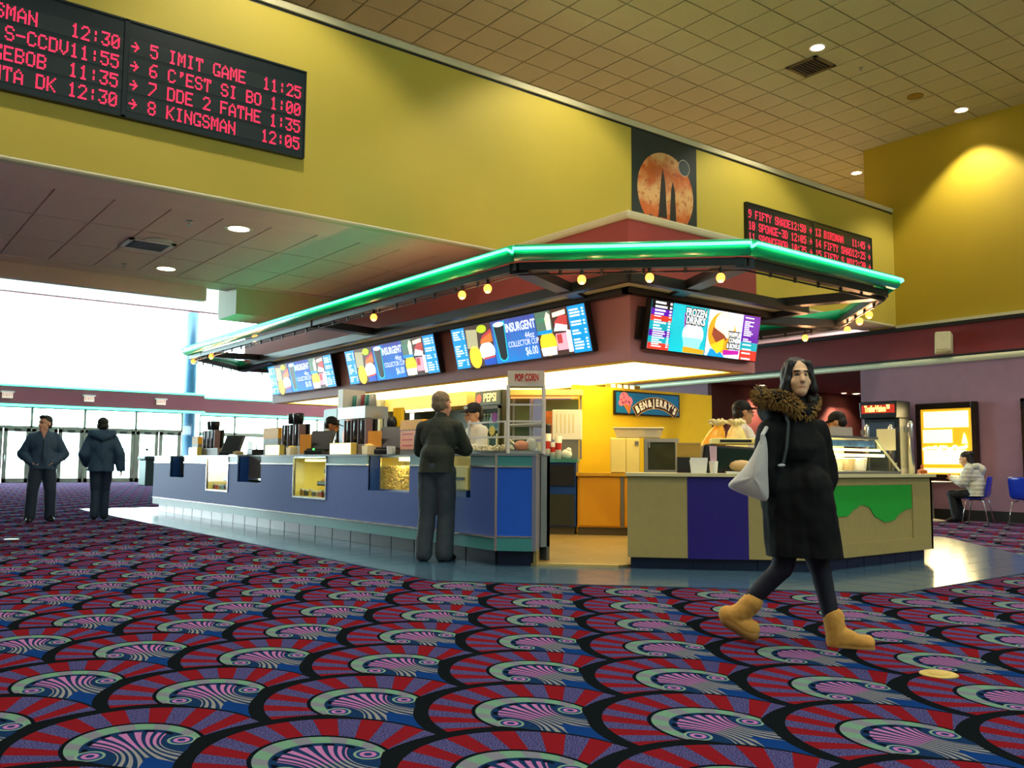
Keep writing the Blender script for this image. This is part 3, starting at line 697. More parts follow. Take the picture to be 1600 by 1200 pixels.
def menu_board(M, label):
    t = thing('menu_board', label, 'menu board', M, 'lit menu boards over the front counter')
    W = 3.03; w3 = W/3; h = BH/2
    obj('housing', MB().box(-W/2-.01, -h-.01, -.09, W/2+.01, h+.01, 0), m_blk, t, bevel=.006)
    sc = []
    for k in range(3):
        x0 = -W/2+k*w3+.006; x1 = x0+w3-.012
        sc.append((obj('screen', MB().box(x0, -h+.006, 0, x1, h-.006, .002), (S_brn, S_ins, S_brn)[k], t), x0, x1))
    s, a, b = sc[0]
    obj('price_column', rect(a, -h+.006, a+.34, h-.006), S_blue, s); obj('price_list', lines(a+.04, a+.32, -h+.04, h-.04, 15, 1), S_wht, s)
    c = a+.36
    obj('nacho_photo', flat([(c, -.02), (c+.26, -.04), (c+.3, .24), (c+.02, .26)], .004), em('scr_sand', (190, 190, 150), .9), s)
    obj('hot_dog_photo', flat([(c+.33, .02), (c+.64, .03), (c+.64, .2), (c+.5, .16), (c+.36, .08)], .004), S_org, s); obj('sausage', flat([(c+.36, .08), (c+.64, .17), (c+.64, .22), (c+.4, .13)], .005), S_red, s)
    obj('lime_badge', flat(disc(18, .12, .06, c+.42, .235), .006), S_lime, s)
    obj('candy_bag_photo', flat(disc(20, .15, .17, c+.16, -.16), .004), S_yel, s); obj('popcorn_photo', flat(disc(14, .19, .14, c+.47, -.1), .0035), S_wht, s); obj('bag_label', flat([(c+.36, -.3), (c+.64, -.3), (c+.64, -.2), (c+.36, -.22)], .005), S_blue2, s); obj('bag_stripe', flat([(c+.36, -.22), (c+.64, -.2), (c+.64, -.17), (c+.36, -.19)], .005), S_red, s)
    s, a, b = sc[1]
    obj('cup_halo', flat([(a+.05, .27), (a+.33, .29), (a+.29, -.24), (a+.24, -.28), (a+.14, -.28), (a+.09, -.24)], .003), S_turq, s)
    obj('cup_picture', flat([(a+.07, .24), (a+.31, .26), (a+.27, -.22), (a+.22, -.26), (a+.16, -.26), (a+.11, -.22)], .005), S_dk, s); obj('cup_rim', flat(disc(18, .125, .035, a+.19, .25), .006), S_wht, s)
    obj('lettering', text_mb('INSURGENT', .17, bold=.004), S_wht, s, M=T(a+.665, .17, .006) @ Matrix.Diagonal((.72, 1, 1, 1))); obj('lettering', text_mb('44oz', .13), S_wht, s, M=T(a+.84, .03, .006) @ Matrix.Diagonal((.8, 1, 1, 1)))
    obj('lettering', text_mb('COLLECTOR CUP', .115), S_wht, s, M=T(a+.68, -.065, .006) @ Matrix.Diagonal((.74, 1, 1, 1))); obj('lettering', text_mb('$6.00', .16), S_wht, s, M=T(a+.83, -.19, .006) @ Matrix.Diagonal((.75, 1, 1, 1)))
    s, a, b = sc[2]
    obj('chill_photo', rect(a, 0, a+.32, h-.006), em('scr_teal', (90, 130, 110), .8), s); obj('chill_cup', flat([(a+.2, .05), (a+.29, .05), (a+.31, .24), (a+.25, .29), (a+.19, .2)], .004), S_cream, s); obj('lettering', text_mb('CHILL', .09), S_grn, s, M=T(a+.14, .19, .006)); obj('blue_strip', rect(a, .0, a+.3, .05, .0045), S_blue, s)
    obj('pretzel_photo', flat([(a+.36, .02), (a+.62, .06), (a+.64, .2), (a+.5, .22), (a+.38, .14)], .004), S_red, s); obj('cone_paper', flat([(a+.34, .02), (a+.6, .0), (a+.62, .07), (a+.4, .12)], .005), S_wht, s); obj('banner', flat([(a+.36, .2), (a+.62, .22), (a+.62, .28), (a+.36, .26)], .005), S_cream, s)
    obj('popcorn_pile', flat(disc(14, .17, .17, a+.19, -.13), .004), S_yel, s); obj('tub', flat([(a+.04, -.29), (a+.33, -.29), (a+.35, -.18), (a+.02, -.18)], .005), S_wht, s); obj('candy_pile', rect(a+.36, -.24, a+.58, -.02, .004), S_pink, s); obj('candy_jar', rect(a+.38, -.15, a+.48, -.03, .005), S_red, s); obj('white_bag', flat([(a+.57, -.28), (a+.66, -.28), (a+.66, 0), (a+.58, .02)], .004), S_wht, s)
    obj('price_column', rect(b-.33, -h+.006, b, h-.006, .0045), S_blue, s); obj('price_list', lines(b-.3, b-.03, -h+.04, h-.04, 14, 5), S_wht, s)
    obj('wall_bracket', MB().box(-.6, -.1, -.15, .6, .1, -.08), m_blk, t)
    return t
tilt = RX(math.radians(14))
menu_board(FU(7.52, 9.7, 2.755) @ tilt, 'lit food menu screens over the popcorn case end of the counter')
menu_board(FU(7.52, 13.22, 2.755) @ tilt, 'middle of the three lit food menu screens on the plum soffit')
menu_board(FU(7.52, 16.82, 2.765) @ tilt, 'lit food menu screens over the end of the counter nearest the entrance')
# ice cream menu on the side face
t = thing('ice_cream_menu_board', 'lit purple and turquoise ice cream menu screens', 'menu board', FV(8.91, 7.45, 2.74) @ RX(math.radians(10)))
W = 2.13; h = .305
obj('housing', MB().box(-W/2-.01, -h-.01, -.09, W/2+.01, h+.01, 0), m_blk, t, bevel=.006); obj('wall_bracket', MB().box(-1.15, -.2, -.14, .3, .2, -.09), m_blk, t)
sL = obj('screen', MB().box(-W/2+.006, -h+.006, 0, -.006, h-.006, .002), S_turq, t); sR = obj('screen', MB().box(.006, -h+.006, 0, W/2-.006, h-.006, .002), em('scr_pale', (205, 225, 245), 1.2), t)
x0 = -W/2+.006
for k, (y0, y1, mm) in enumerate(((.2, .3, S_dk), (.12, .2, S_pur), (.05, .12, em('scr_vermilion', (215, 60, 45), 1.0)), (-.06, .05, em('scr_aqua', (0, 170, 190), 1.0)), (-.14, -.06, S_pur), (-.22, -.14, em('scr_aqua')), (-.3, -.22, em('scr_vermilion')))):
    obj('price_block', rect(x0, y0, x0+.38, y1), mm, sL); obj('price_list', lines(x0+.06, x0+.36, y0, y1, 3 if k > 1 else 2, 20+k), S_wht, sL)
def title(s, par, x, y, size, sx=.8):
    obj('lettering_shadow', text_mb(s, size, bold=.018), S_dk, par, M=T(x, y, .006) @ Matrix.Diagonal((sx, 1, 1, 1))); obj('lettering', text_mb(s, size, bold=.004), S_wht, par, M=T(x, y, .008) @ Matrix.Diagonal((sx, 1, 1, 1)))
title('FROZEN', sL, -.24, .215, .13); title('DRINKS', sL, -.24, .115, .13)
obj('frozen_swirl', flat(disc(22, .2, .16, -.26, -.06), .004), S_wht, sL); obj('drink_cup', flat([(-.4, -.26), (-.13, -.26), (-.08, -.1), (-.45, -.1)], .0045), em('scr_icy', (150, 225, 235), 1.1), sL); obj('gold_banner', flat([(-.42, -.295), (-.02, -.295), (-.02, -.24), (-.42, -.22)], .005), em('scr_gold', (235, 170, 30), 1.0), sL); obj('straw', flat([(-.44, .02), (-.42, .02), (-.44, .2), (-.46, .2)], .005), S_mag, sL)
obj('waffle_bowl', flat(disc(24, .28, .27, .3, .02), .003), em('scr_gold'), sR); obj('scoop', flat(disc(20, .2, .18, .34, .12), .004), S_cream, sR); obj('fudge', flat([(.12, .08), (.34, .0), (.42, -.06), (.22, -.14), (.1, -.02)], .005), em('scr_fudge', (150, 70, 50), .9), sR); obj('waffle_wedge', flat([(.1, -.16), (.36, -.05), (.34, -.2), (.24, -.26)], .006), S_yel, sR); obj('blue_bowl', flat([(.05, -.3), (.4, -.3), (.32, -.24), (.1, -.2)], .0055), S_blue, sR)
for k, s in enumerate(('WAFFLE', 'CONES', '& BOWLS')): title(s, sR, .55, .01-k*.075, .085, .72)
obj('magenta_ribbon', flat([(.36, -.27), (.68, -.24), (.68, -.19), (.36, -.2)], .005), S_mag, sR)
for y0, y1, mm in ((-.06, .3, S_pur), (-.17, -.06, em('scr_aqua')), (-.3, -.17, em('scr_vermilion'))):
    obj('price_block', rect(.7, y0, W/2-.006, y1, .004), mm, sR); obj('price_list', lines(.74, 1.0, y0, y1-.02, 13 if y0 > -.1 else 3, 40, False), S_wht, sR)

# ================================================================ front counter
m_blue = mat('periwinkle_laminate', (70, 92, 160), .6, noise=.06, nscale=25, spec=.2)
m_rblue = mat('royal_blue_laminate', (24, 84, 190), .4, noise=.05, nscale=10)
m_dblue = mat('deep_blue_laminate', (16, 62, 128), .4, noise=.04)
m_teal = mat('teal_laminate', (58, 128, 128), .4, noise=.05)
m_gteal = mat('grey_teal_laminate', (96, 132, 136), .4, noise=.05)
m_kick = mat('slate_kick_tile', (60, 70, 84), .35, noise=.15, nscale=6)
m_chrome = mat('bright_steel', (215, 212, 205), .22, metal=.9, noise=0)
m_steel = mat('grey_steel', (120, 122, 120), .4, metal=.5, noise=.04)
m_top = mat('counter_top', (118, 128, 132), .3, noise=.05)
m_clear = glass('case_glass', (246, 250, 244), .06)
m_cream2 = mat('cream_lining', (236, 222, 140), .6, noise=.02)
m_card = mat('tan_card', (196, 160, 110), .7, noise=.05)
m_black2 = mat('black_plastic', (24, 26, 30), .4, noise=.03)
m_grey = mat('grey_plastic', (120, 118, 116), .5, noise=.04)
m_boxlit = mat('lit_sign_face', (255, 246, 200), emit=3.0, erg=(255, 238, 170), noise=0)
UFc = 5.32; CV0, CV1 = 7.15, 18.85; ZT = 1.11
fc = thing('front_counter', 'long periwinkle blue concession counter with lit display niches', 'counter', (0, 0, 0))
HOLES = [(16.96, 17.80, .72, 'n'), (14.63, 15.70, .53, 'w'), (13.23, 14.22, .70, 'n'), (10.96, 12.03, .535, 'w'), (8.82, 9.83, .685, 'p'), (7.6, 8.3, .67, 'b')]
HOLES.sort()
segs = []; a = CV0
for h in HOLES: segs.append((a, h[0])); a = h[1]
segs.append((a, CV1))
for (a, b) in segs:
    obj('front_panel', MB().box(UFc, a, .305, UFc+.04, b, .995), m_blue, fc); obj('top_band', MB().box(UFc, a, 1.005, UFc+.04, b, ZT), m_gteal, fc); obj('steel_strip', MB().box(UFc-.012, a, .99, UFc+.02, b, 1.008), m_chrome, fc)
for h in HOLES: obj('front_panel', MB().box(UFc, h[0], .305, UFc+.04, h[1], h[2]), m_blue, fc)
obj('skirt_band', MB().box(UFc-.006, CV0, .165, UFc+.05, CV1, .29), m_teal, fc); obj('steel_strip', MB().box(UFc-.02, CV0, .288, UFc+.04, CV1, .306), m_chrome, fc)
tops = [(a, b) for a, b in segs]+[(h[0], h[1]) for h in HOLES if h[3] == 'w']
for a, b in tops: obj('worktop', MB().box(UFc-.01, a, ZT-.005, 6.02, b, ZT+.02), m_top, fc)
for h in HOLES:
    if h[3] != 'w': obj('worktop', MB().box(UFc+.19, h[0], ZT-.005, 6.02, h[1], ZT+.02), m_top, fc)
obj('rear_panel', MB().box(5.98, CV0, .02, 6.02, CV1, ZT), m_steel, fc); obj('end_panel', MB().box(5.9, CV0, .17, 6.02, CV0+.03, ZT), m_top, fc); obj('end_panel', MB().box(UFc, CV1, .165, 6.02, CV1+.04, ZT+.015), m_blue, fc)
kt = MB().box(.004, 0, 0, .02, .505, .15).mesh('kick_tile'); 
kb = obj('kick_base', MB().box(5.45, 7.3, 0, 5.97, CV1, .17), mat('dark_grout', (26, 30, 36), .8), fc)
for k in range(22): obj('kick_tile', kt, m_kick, kb, M=T(5.435, 7.32+k*.525, .01))
for k, h in enumerate(HOLES):
    a, b, z, ty = h
    if ty != 'w':
        d = .19
        nn_ = obj('niche', MB().box(UFc+.02, a-.01, z-.02, UFc+d, b+.01, z).box(UFc+.02, b, z, UFc+d, b+.02, ZT).box(UFc+.02, a-.02, z, UFc+d, a, ZT), m_dblue, fc)
        if ty == 'n':
            obj('niche_back', MB().box(UFc+d, a, z+.06, UFc+d+.01, b, ZT), mat('dim_backing', (70, 68, 66), .5, noise=.15, nscale=5), fc); obj('steel_strip', MB().box(UFc+d-.01, a, z+.03, UFc+d, b, z+.06), m_chrome, nn_)
        elif ty == 'p':
            obj('niche_pane', MB().box(UFc+d-.012, a, z, UFc+d-.004, b, ZT), m_clear, nn_); obj('pane_frame', MB().box(UFc+d-.02, a, z, UFc+d, b, z+.02).box(UFc+d-.02, a, ZT-.02, UFc+d, b, ZT).box(UFc+d-.02, b-.02, z, UFc+d, b, ZT), m_chrome, nn_)
            obj('bin_lining', MB().box(UFc+d+.34, a, z, UFc+d+.36, b, ZT).box(UFc+d, a, z-.02, UFc+d+.36, b, z).box(UFc+d, a-.02, z, UFc+d+.36, a, ZT).box(UFc+d, b, z, UFc+d+.36, b+.02, ZT), m_cream2, nn_)
            obj('niche_lamp', MB().box(UFc+d+.03, a+.05, ZT-.06, UFc+d+.1, a+.62, ZT-.02), mat('niche_tube', (255, 245, 170), emit=7, noise=0), nn_)
            l = lamp('niche_light', 'AREA', (UFc+d+.12, (a+b)/2, ZT-.07), 5, (1, .85, .45), target=(UFc+d+.14, (a+b)/2, 0), shape='RECTANGLE', size=.1, size_y=.7); l.parent = nn_
            pc = MB(); rr = random.Random(3)
            for q in range(900):
                v_ = rr.uniform(a+.03, b-.03); zz = rr.uniform(z+.02, ZT-.13); uu = UFc+d+.012+rr.random()**2*.05+.012; s = rr.uniform(.012, .024)
                pc.ell((uu, v_, zz), (s, s*rr.uniform(.7, 1.2), s*rr.uniform(.7, 1.1)), nu=5, nv=4)
            pc.box(UFc+d+.04, a+.01, z, UFc+d+.3, b-.01, ZT-.15)
            tag(obj('popcorn', pc, mat('popcorn', (232, 196, 110), .8, noise=.25, nscale=60), None), 'heap of yellow popcorn behind the counter glass', 'popcorn', kind='stuff')
        else:
            obj('niche_back', MB().box(UFc+d, a, z+.1, UFc+d+.01, b, ZT), m_cream2, nn_)
            t = thing('napkin_dispenser', 'cream napkin dispenser in the counter niche', 'dispenser', (UFc+.1, 7.82, z+.0))
            obj('body', MB().box(-.08, -.12, .07, .08, .12, .33), m_cream2, t, bevel=.015); obj('slot', MB().box(-.085, -.08, .18, -.078, .08, .21), m_black2, t); obj('foot', MB().box(-.07, -.1, 0, .07, .1, .07), m_dblue, t)
    else:
        cs = obj('display_case', MB().box(UFc+.5, a, z, UFc+.52, b, ZT-.01).box(UFc+.03, a, z, UFc+.5, b, z+.015).box(UFc+.03, b-.015, z, UFc+.5, b, ZT-.01).box(UFc+.03, a, z, UFc+.5, a+.015, ZT-.01), m_cream2, fc)
        obj('case_frame', MB().box(UFc-.01, a, z-.012, UFc+.02, b, z+.012).box(UFc-.01, a, z, UFc+.015, a+.015, ZT).box(UFc-.01, b-.015, z, UFc+.015, b, ZT).box(UFc-.01, a, ZT-.03, UFc+.02, b, ZT), m_chrome, cs)
        obj('case_pane', MB().box(UFc+.004, a+.015, z+.012, UFc+.01, b-.015, ZT-.03), m_clear, cs)
        obj('case_lamp', MB().box(UFc+.06, a+.25, ZT-.075, UFc+.12, b-.25, ZT-.045), m_boxlit, cs)
        l = lamp('case_light', 'AREA', (UFc+.2, (a+b)/2, ZT-.05), 5, (1, .9, .5), target=(UFc+.22, (a+b)/2, 0), shape='RECTANGLE', size=.2, size_y=.8); l.parent = cs
        rr = random.Random(k)
        cols = [(150, 120, 60), (60, 90, 110), (170, 60, 40), (70, 70, 66), (190, 170, 60), (90, 110, 60)]
        for q in range(8):
            vv = a+.09+q*.125; hh = rr.uniform(.07, .1); c = cols[rr.randrange(6)]
            t = thing('candy_box', '%s candy carton in the lit case %s' % (dict(zip(cols, ('tan', 'slate blue', 'red', 'charcoal', 'yellow', 'olive')))[c], 'nearest the entrance' if a > 14 else 'in front of the capped worker'), 'candy box', (UFc+.09+rr.uniform(0, .03), vv, z+.015), 'candy cartons in the counter cases')
            obj('carton', MB().box(-.02, -.045, 0, .02, .045, hh), mat('carton_%d_%d_%d' % c, c, .5), t); obj('flap', MB().box(-.021, -.046, hh*.8, .021, .046, hh+.004), m_wht, t)
        for q, (zz, uu) in enumerate(((z+.17, .16), (z+.34, .26))):
            t = thing('snack_tray', 'wire tray of wrapped snacks on the %s shelf of a lit counter case' % ('lower', 'upper')[q], 'tray', (UFc+uu, a+.25, zz), 'trays in the counter cases')
            obj('tray', MB().prism([(-.08, -.2), (.14, -.24), (.14, .24), (-.08, .2)], 0, .015).box(-.08, -.2, .0, -.07, .2, .06), m_steel, t)
            for z2 in range(5): obj('wrapped_snack', MB().ell((.02, -.16+z2*.08, .06), (.06, .045, .05)), mat('snack_wrap', (200, 160, 90), .5, noise=.15, nscale=20), t, smooth=True)
            obj('post', MB().cyl((.1, 0, -(zz-z-.016)), (.1, 0, 0), .008, 6), m_steel, t)
# chamfer end of the front counter
cc_ = thing('counter_end', 'royal blue angled end of the concession counter beside the gate', 'counter', (0, 0, 0))
def dpt(s, d=0): return (UFc+s*_s+d*_s, CV0-s*_s+d*_s)          # along the 45 degree face, d = depth behind it
def dbox(mb, s0, s1, d0, d1, z0, z1): mb.prism([dpt(s0, d0), dpt(s1, d0), dpt(s1, d1), dpt(s0, d1)], z0, z1); return mb
obj('front_panel', dbox(MB(), .012, .36, 0, .04, .305, .995), m_rblue, cc_); obj('top_band', dbox(MB(), .012, .36, 0, .04, 1.0, ZT), m_teal, cc_); obj('skirt_band', dbox(MB(), .012, .36, -.006, .04, .165, .3), m_teal, cc_)
obj('steel_strip', dbox(MB(), 0, .36, -.012, .02, .298, .312), m_chrome, cc_); obj('steel_strip', dbox(MB(), 0, .36, -.012, .02, .99, 1.004), m_chrome, cc_); obj('steel_strip', dbox(MB(), -.012, .012, -.012, .03, .165, ZT), m_chrome, cc_)
obj('side_panel', dbox(MB(), .36, .4, -.005, .4, .165, ZT), mat('grey_blue_laminate', (106, 112, 132), .45), cc_)
obj('worktop', MB().prism([(UFc-.01, CV0), dpt(.4, -.01), (5.88, CV0)], ZT-.004, ZT+.02), m_top, cc_)
obj('kick_base', MB().prism([(5.45, 7.29), (5.68, 7.02), (5.95, 7.29)], 0, .165), mat('navy_kick_tile', (24, 40, 70), .35), cc_)
obj('kick_return', dbox(MB(), .36, .395, .14, .42, 0, .165), mat('tan_kick_tile', (150, 130, 80), .4), cc_)
struct('trim_11', MB().prism([(5.67, 7.02), (6.28, 6.4), (6.31, 6.43), (5.7, 7.05)], .0, .034), mat('gold_threshold', (214, 190, 120), .35, metal=.4), 'pale threshold strip across the gate opening')

# ---------------------------------------------------------------- ice cream counter (low)
ZI = .935
m_khaki = mat('khaki_laminate', (158, 142, 88), .55, noise=.05, nscale=14)
m_indigo = mat('indigo_laminate', (34, 20, 112), .45, noise=.05)
m_green = mat('leaf_green_laminate', (24, 158, 52), .45, noise=.04)
ic = thing('ice_cream_counter', 'low khaki ice cream counter with indigo and green panels', 'counter', (0, 0, 0))
S0 = 12.55
def ip(s, d=0): return (6.28+s*_s+d*_s, 6.27-s*_s+d*_s)
def ibox(s0, s1, d0, d1, z0, z1): return MB().prism([ip(s0, d0), ip(s1, d0), ip(s1, d1), ip(s0, d1)], z0, z1)
LC = (6.27-5.0)/_s                         # chamfer length
obj('front_panel', ibox(0, .58, 0, .05, .125, ZI-.02), m_khaki, ic); tag(obj('front_panel', ibox(.58, 1.16, -.004, .05, .12, ZI-.02), m_indigo, ic), 'indigo panel'); obj('front_panel', ibox(1.16, LC-.01, 0, .05, .125, ZI-.02), m_khaki, ic)
obj('end_panel', ibox(0, .04, .05, .62, .125, ZI-.02), m_khaki, ic)
u0, u1 = 6.28+LC*_s, 9.76
fp = MB().box(u0, 5.0, .125, 7.75, 5.05, ZI-.02).box(9.34, 5.0, .125, u1, 5.05, ZI-.02).box(7.75, 5.0, .125, 9.34, 5.05, .26).box(7.75, 5.0, .835, 9.34, 5.05, ZI-.02)
obj('front_panel', fp, m_khaki, ic)
obj('inset_panel', MB().box(7.75, 5.012, .26, 9.34, 5.05, .835), m_khaki, ic)
wave = []
N = 40
for k in range(N+1):
    x = 7.76+k*(9.33-7.76)/N; tt = (x-7.76)/(9.33-7.76)
    z = .56+.02*math.sin(tt*5)
    pts = [(0, .55), (.1, .53), (.2, .53), (.3, .6), (.37, .64), (.45, .62), (.55, .5), (.66, .45), (.75, .46), (.86, .54), (.93, .575), (1, .58)]
    for (a, za), (b, zb) in zip(pts[:-1], pts[1:]):
        if a <= tt <= b: f_ = (tt-a)/(b-a); f_ = f_*f_*(3-2*f_); z = za+(zb-za)*f_
    wave.append((x, z))
gp = MB(); vs = [(x, 5.004, z) for x, z in wave]+[(x, 5.004, .834) for x, z in wave]; vs += [(x, 5.014, z) for x, y, z in vs]
m1 = N+1; fs = []
for k in range(N): fs += [(k, k+1, m1+k+1, m1+k), (2*m1+k, 3*m1+k, 3*m1+k+1, 2*m1+k+1), (k, 2*m1+k, 2*m1+k+1, k+1)]
tag(obj('wave_panel', gp.add(vs, fs), m_green, ic), 'green wavy inlay panel')
obj('worktop', MB().prism([ip(-.02, -.03), (u0-.01, 4.96), (u1+.03, 4.96), (u1+.03, 6.0), (u0+.4, 6.0), ip(-.02, .7)], ZI-.02, ZI+.012), mat('cream_worktop', (206, 196, 150), .35, noise=.04), ic)
obj('side_panel', MB().prism([(u1-.04, 5.0), (u1, 5.0), (u1+.55, 5.55), (u1+.51, 5.58)], .125, ZI-.02), m_khaki, ic)
m_nkick = mat('navy_kick_tile')
kb = obj('kick_base', MB().prism([ip(.03, .1), (u0+.04, 5.1), (9.66, 5.1), (10.1, 5.55), (u0+.5, 5.7), ip(.03, .6)], 0, .13), m_nkick, ic)
kt = MB().box(.004, 0, 0, .3, .012, .12).mesh('kick_tile')
for k in range(6): obj('kick_tile', kt, m_nkick, kb, M=T(*ip(.03+k*.305, .09), .004) @ RZ(-PI/4))
for k in range(7): obj('kick_tile', kt, m_nkick, kb, M=T(u0+.04+k*.305, 5.09, .004))
obj('rear_panel', MB().prism([ip(.04, .6), (u0+.46, 5.68), (u1, 5.68), (u1, 5.72), (u0+.44, 5.72), ip(.04, .64)], .03, ZI-.02), m_steel, ic)

# dipping cabinet with slanted glass
dc = thing('dipping_cabinet', 'slanted glass ice cream dipping cabinet on the khaki counter', 'display case', (0, 0, ZI+.012))
A, B = 7.55, 9.17; z0, zt = 0, .37
obj('base', MB().box(A, 5.03, 0, B, 5.62, .03), m_steel, dc)
obj('front_pane', MB().add([(A, 5.04, .03), (B, 5.04, .03), (8.98, 5.2, zt), (A, 5.2, zt)], [(0, 1, 2, 3)]), m_clear, dc)
obj('side_pane', MB().add([(B, 5.04, .03), (B, 5.6, .03), (8.98, 5.6, zt), (8.98, 5.2, zt)], [(0, 1, 2, 3)]), m_clear, dc)
obj('edge_strip', MB().tube([(B, 5.04, .03), (8.98, 5.2, zt)], .012, 6), m_cream, dc); obj('top_rail', MB().box(A, 5.18, zt, 9.0, 5.6, zt+.025), m_steel, dc)
obj('lamp_strip', MB().box(A, 5.17, .24, 9.02, 5.2, .265), m_boxlit, dc); obj('lamp_strip', MB().box(A, 5.14, .18, 9.05, 5.17, .21), m_boxlit, dc)
l = lamp('cabinet_light', 'AREA', (8.3, 5.35, .35), 24, (1, .9, .6), target=(8.3, 5.3, -1), shape='RECTANGLE', size=1.3, size_y=.2); l.parent = dc
obj('flavour_labels', MB().box(A+.1, 5.196, .285, 8.95, 5.2, .35), mat('flavour_card', (80, 120, 170), .5, noise=.5, nscale=12), dc)
obj('rear_wall', MB().box(A, 5.58, .03, 8.98, 5.6, zt), m_cream2, dc)
for k in range(6):
    obj('ice_cream_tub', MB().lathe([(.09, .035), (.11, .16), (.1, .17)], 14, T(A+.2+k*.23, 5.38, 0)), mat('tub_%d' % (k % 3), [(235, 225, 190), (200, 170, 130), (225, 215, 205)][k % 3], .6), dc)
# items on cabinet top
t = thing('topping_tub', 'teal lidded topping tub on the dipping cabinet', 'tub', (8.0, 5.4, ZI+.012+zt+.025)); obj('body', MB().lathe([(.09, 0), (.1, .07)], 16), mat('teal_tub', (40, 130, 120), .4), t); obj('lid', MB().lathe([(.105, .07), (.105, .085), (.02, .09)], 16), mat('teal_tub'), t)
t = thing('topping_tub', 'blue and yellow round carton on the dipping cabinet', 'tub', (7.78, 5.46, ZI+.012+zt+.025)); obj('body', MB().lathe([(.07, 0), (.08, .14)], 16), mat('yellow_carton', (206, 170, 40), .4), t); obj('lid', MB().lathe([(.085, .14), (.085, .17), (.03, .185)], 16), mat('blue_lid', (40, 70, 150), .4), t)
t = thing('cone_tray', 'clear plastic tray on the dipping cabinet top', 'tray', (8.5, 5.42, ZI+.012+zt+.025)); obj('tray', MB().box(-.2, -.12, 0, .2, .12, .1), glass('cloudy_plastic', (230, 228, 210), .1, .2, .35), t); obj('contents', MB().box(-.17, -.1, .01, .17, .1, .05), m_card, t)
# sneeze guard
sg = thing('sneeze_guard', 'glass sneeze guard on chrome posts beside the dipping cabinet', 'sneeze guard', (0, 0, ZI+.012))
_a, _b = at(1392, 690, 1, 5.7), at(1355, 690, 1, 5.88); PO = [(9.44, 5.05), (_a.x, 5.7), (_b.x, 5.88)]
for k, (x, y) in enumerate(PO):
    zb = 0
    obj('post', MB().tube([(x, y, zb), (x, y, .55), (x, y, .575), (x, y, .588)], [.032, .032, .024, .008], 14), m_chrome, sg, smooth=True)
    obj('clamp', MB().box(x-.04, y+.02, .46, x+.02, y+.06, .52), m_steel, sg)
obj('pane', MB().prism([PO[0], (PO[0][0]+.008, PO[0][1]), (PO[1][0]+.008, PO[1][1]), PO[1]], .06, .54), m_clear, sg); obj('pane', MB().prism([PO[1], (PO[1][0], PO[1][1]+.008), (PO[2][0], PO[2][1]+.008), PO[2]], .06, .5), m_clear, sg); obj('paper_notice', MB().box(9.385, 5.2, .26, 9.395, 5.42, .5), m_cream, sg)

# ---------------------------------------------------------------- inner furniture by the gate
m_orange = mat('amber_laminate', (214, 150, 12), .5, noise=.04, nscale=6)
m_yw = mat('sunny_yellow_paint', (228, 192, 20), .6, noise=.03)
yw = struct('wall_partition', MB().box(8.92, 10.0, .03, 12.07, 10.1, 2.228), m_yw, 'sunny yellow partition wall inside the stand')
obj('air_grille', MB().box(9.6, 10.04, 2.228, 10.35, 10.06, 2.29), mat('grille_grey', (150, 130, 60), .5), yw)
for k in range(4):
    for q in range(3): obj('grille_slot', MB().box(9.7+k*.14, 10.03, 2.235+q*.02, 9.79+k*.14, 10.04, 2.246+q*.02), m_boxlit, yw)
cb = thing('amber_cabinet', 'amber back cabinet seen through the gate', 'cabinet', FD(8.47, 9.45, 0))
obj('carcass', MB().box(0, .14, -.55, 1.6, .86, -.02), m_orange, cb); obj('worktop', MB().box(-.02, .86, -.6, 1.6, .905, .02), mat('amber_top', (208, 158, 40), .4), cb)
for k, (a, b) in enumerate(((.02, .6), (.66, 1.0), (1.03, 1.58))): obj('door', MB().box(a, .16, -.02, b, .84, 0), m_orange, cb, bevel=.006)
obj('divider', MB().box(.61, .14, -.02, .65, .86, .006), m_steel, cb)
kt = MB().box(.004, 0, -.04, .2, .125, -.02).mesh('kick_tile'); kb = obj('kick_base', MB().box(0, 0, -.5, 1.6, .14, -.04), mat('dark_tan_kick', (84, 72, 44), .5), cb)
for k in range(8): obj('kick_tile', kt, mat('dark_tan_kick'), kb, M=T(k*.2, .008, -.018))
bc = thing('blue_cabinet', 'blue side cabinet with a steel bin chute beside the amber cabinet', 'cabinet', FD(7.62, 10.3, 0))
obj('carcass', MB().box(-.1, .14, -.6, 1.18, 1.05, -.02), m_dblue, bc); obj('worktop', MB().box(-.12, 1.05, -.62, 1.2, 1.1, .01), m_teal, bc); obj('door', MB().box(-.08, .16, -.02, .4, 1.03, 0), mat('mid_blue_laminate', (52, 96, 140), .45), bc); obj('door', MB().box(.43, .16, -.02, 1.16, .6, 0), mat('dark_panel', (46, 50, 38), .4), bc); obj('handle', MB().box(.33, .82, 0, .345, .98, .02), m_chrome, bc)
obj('chute', MB().box(.6, .72, -.03, 1.16, 1.02, .01), m_black2, bc); obj('towel_box', MB().box(.6, .84, .01, .8, 1.0, .14), m_steel, bc, bevel=.015); obj('kick_base', MB().box(-.1, 0, -.55, 1.16, .14, -.06), mat('dark_tan_kick'), bc)
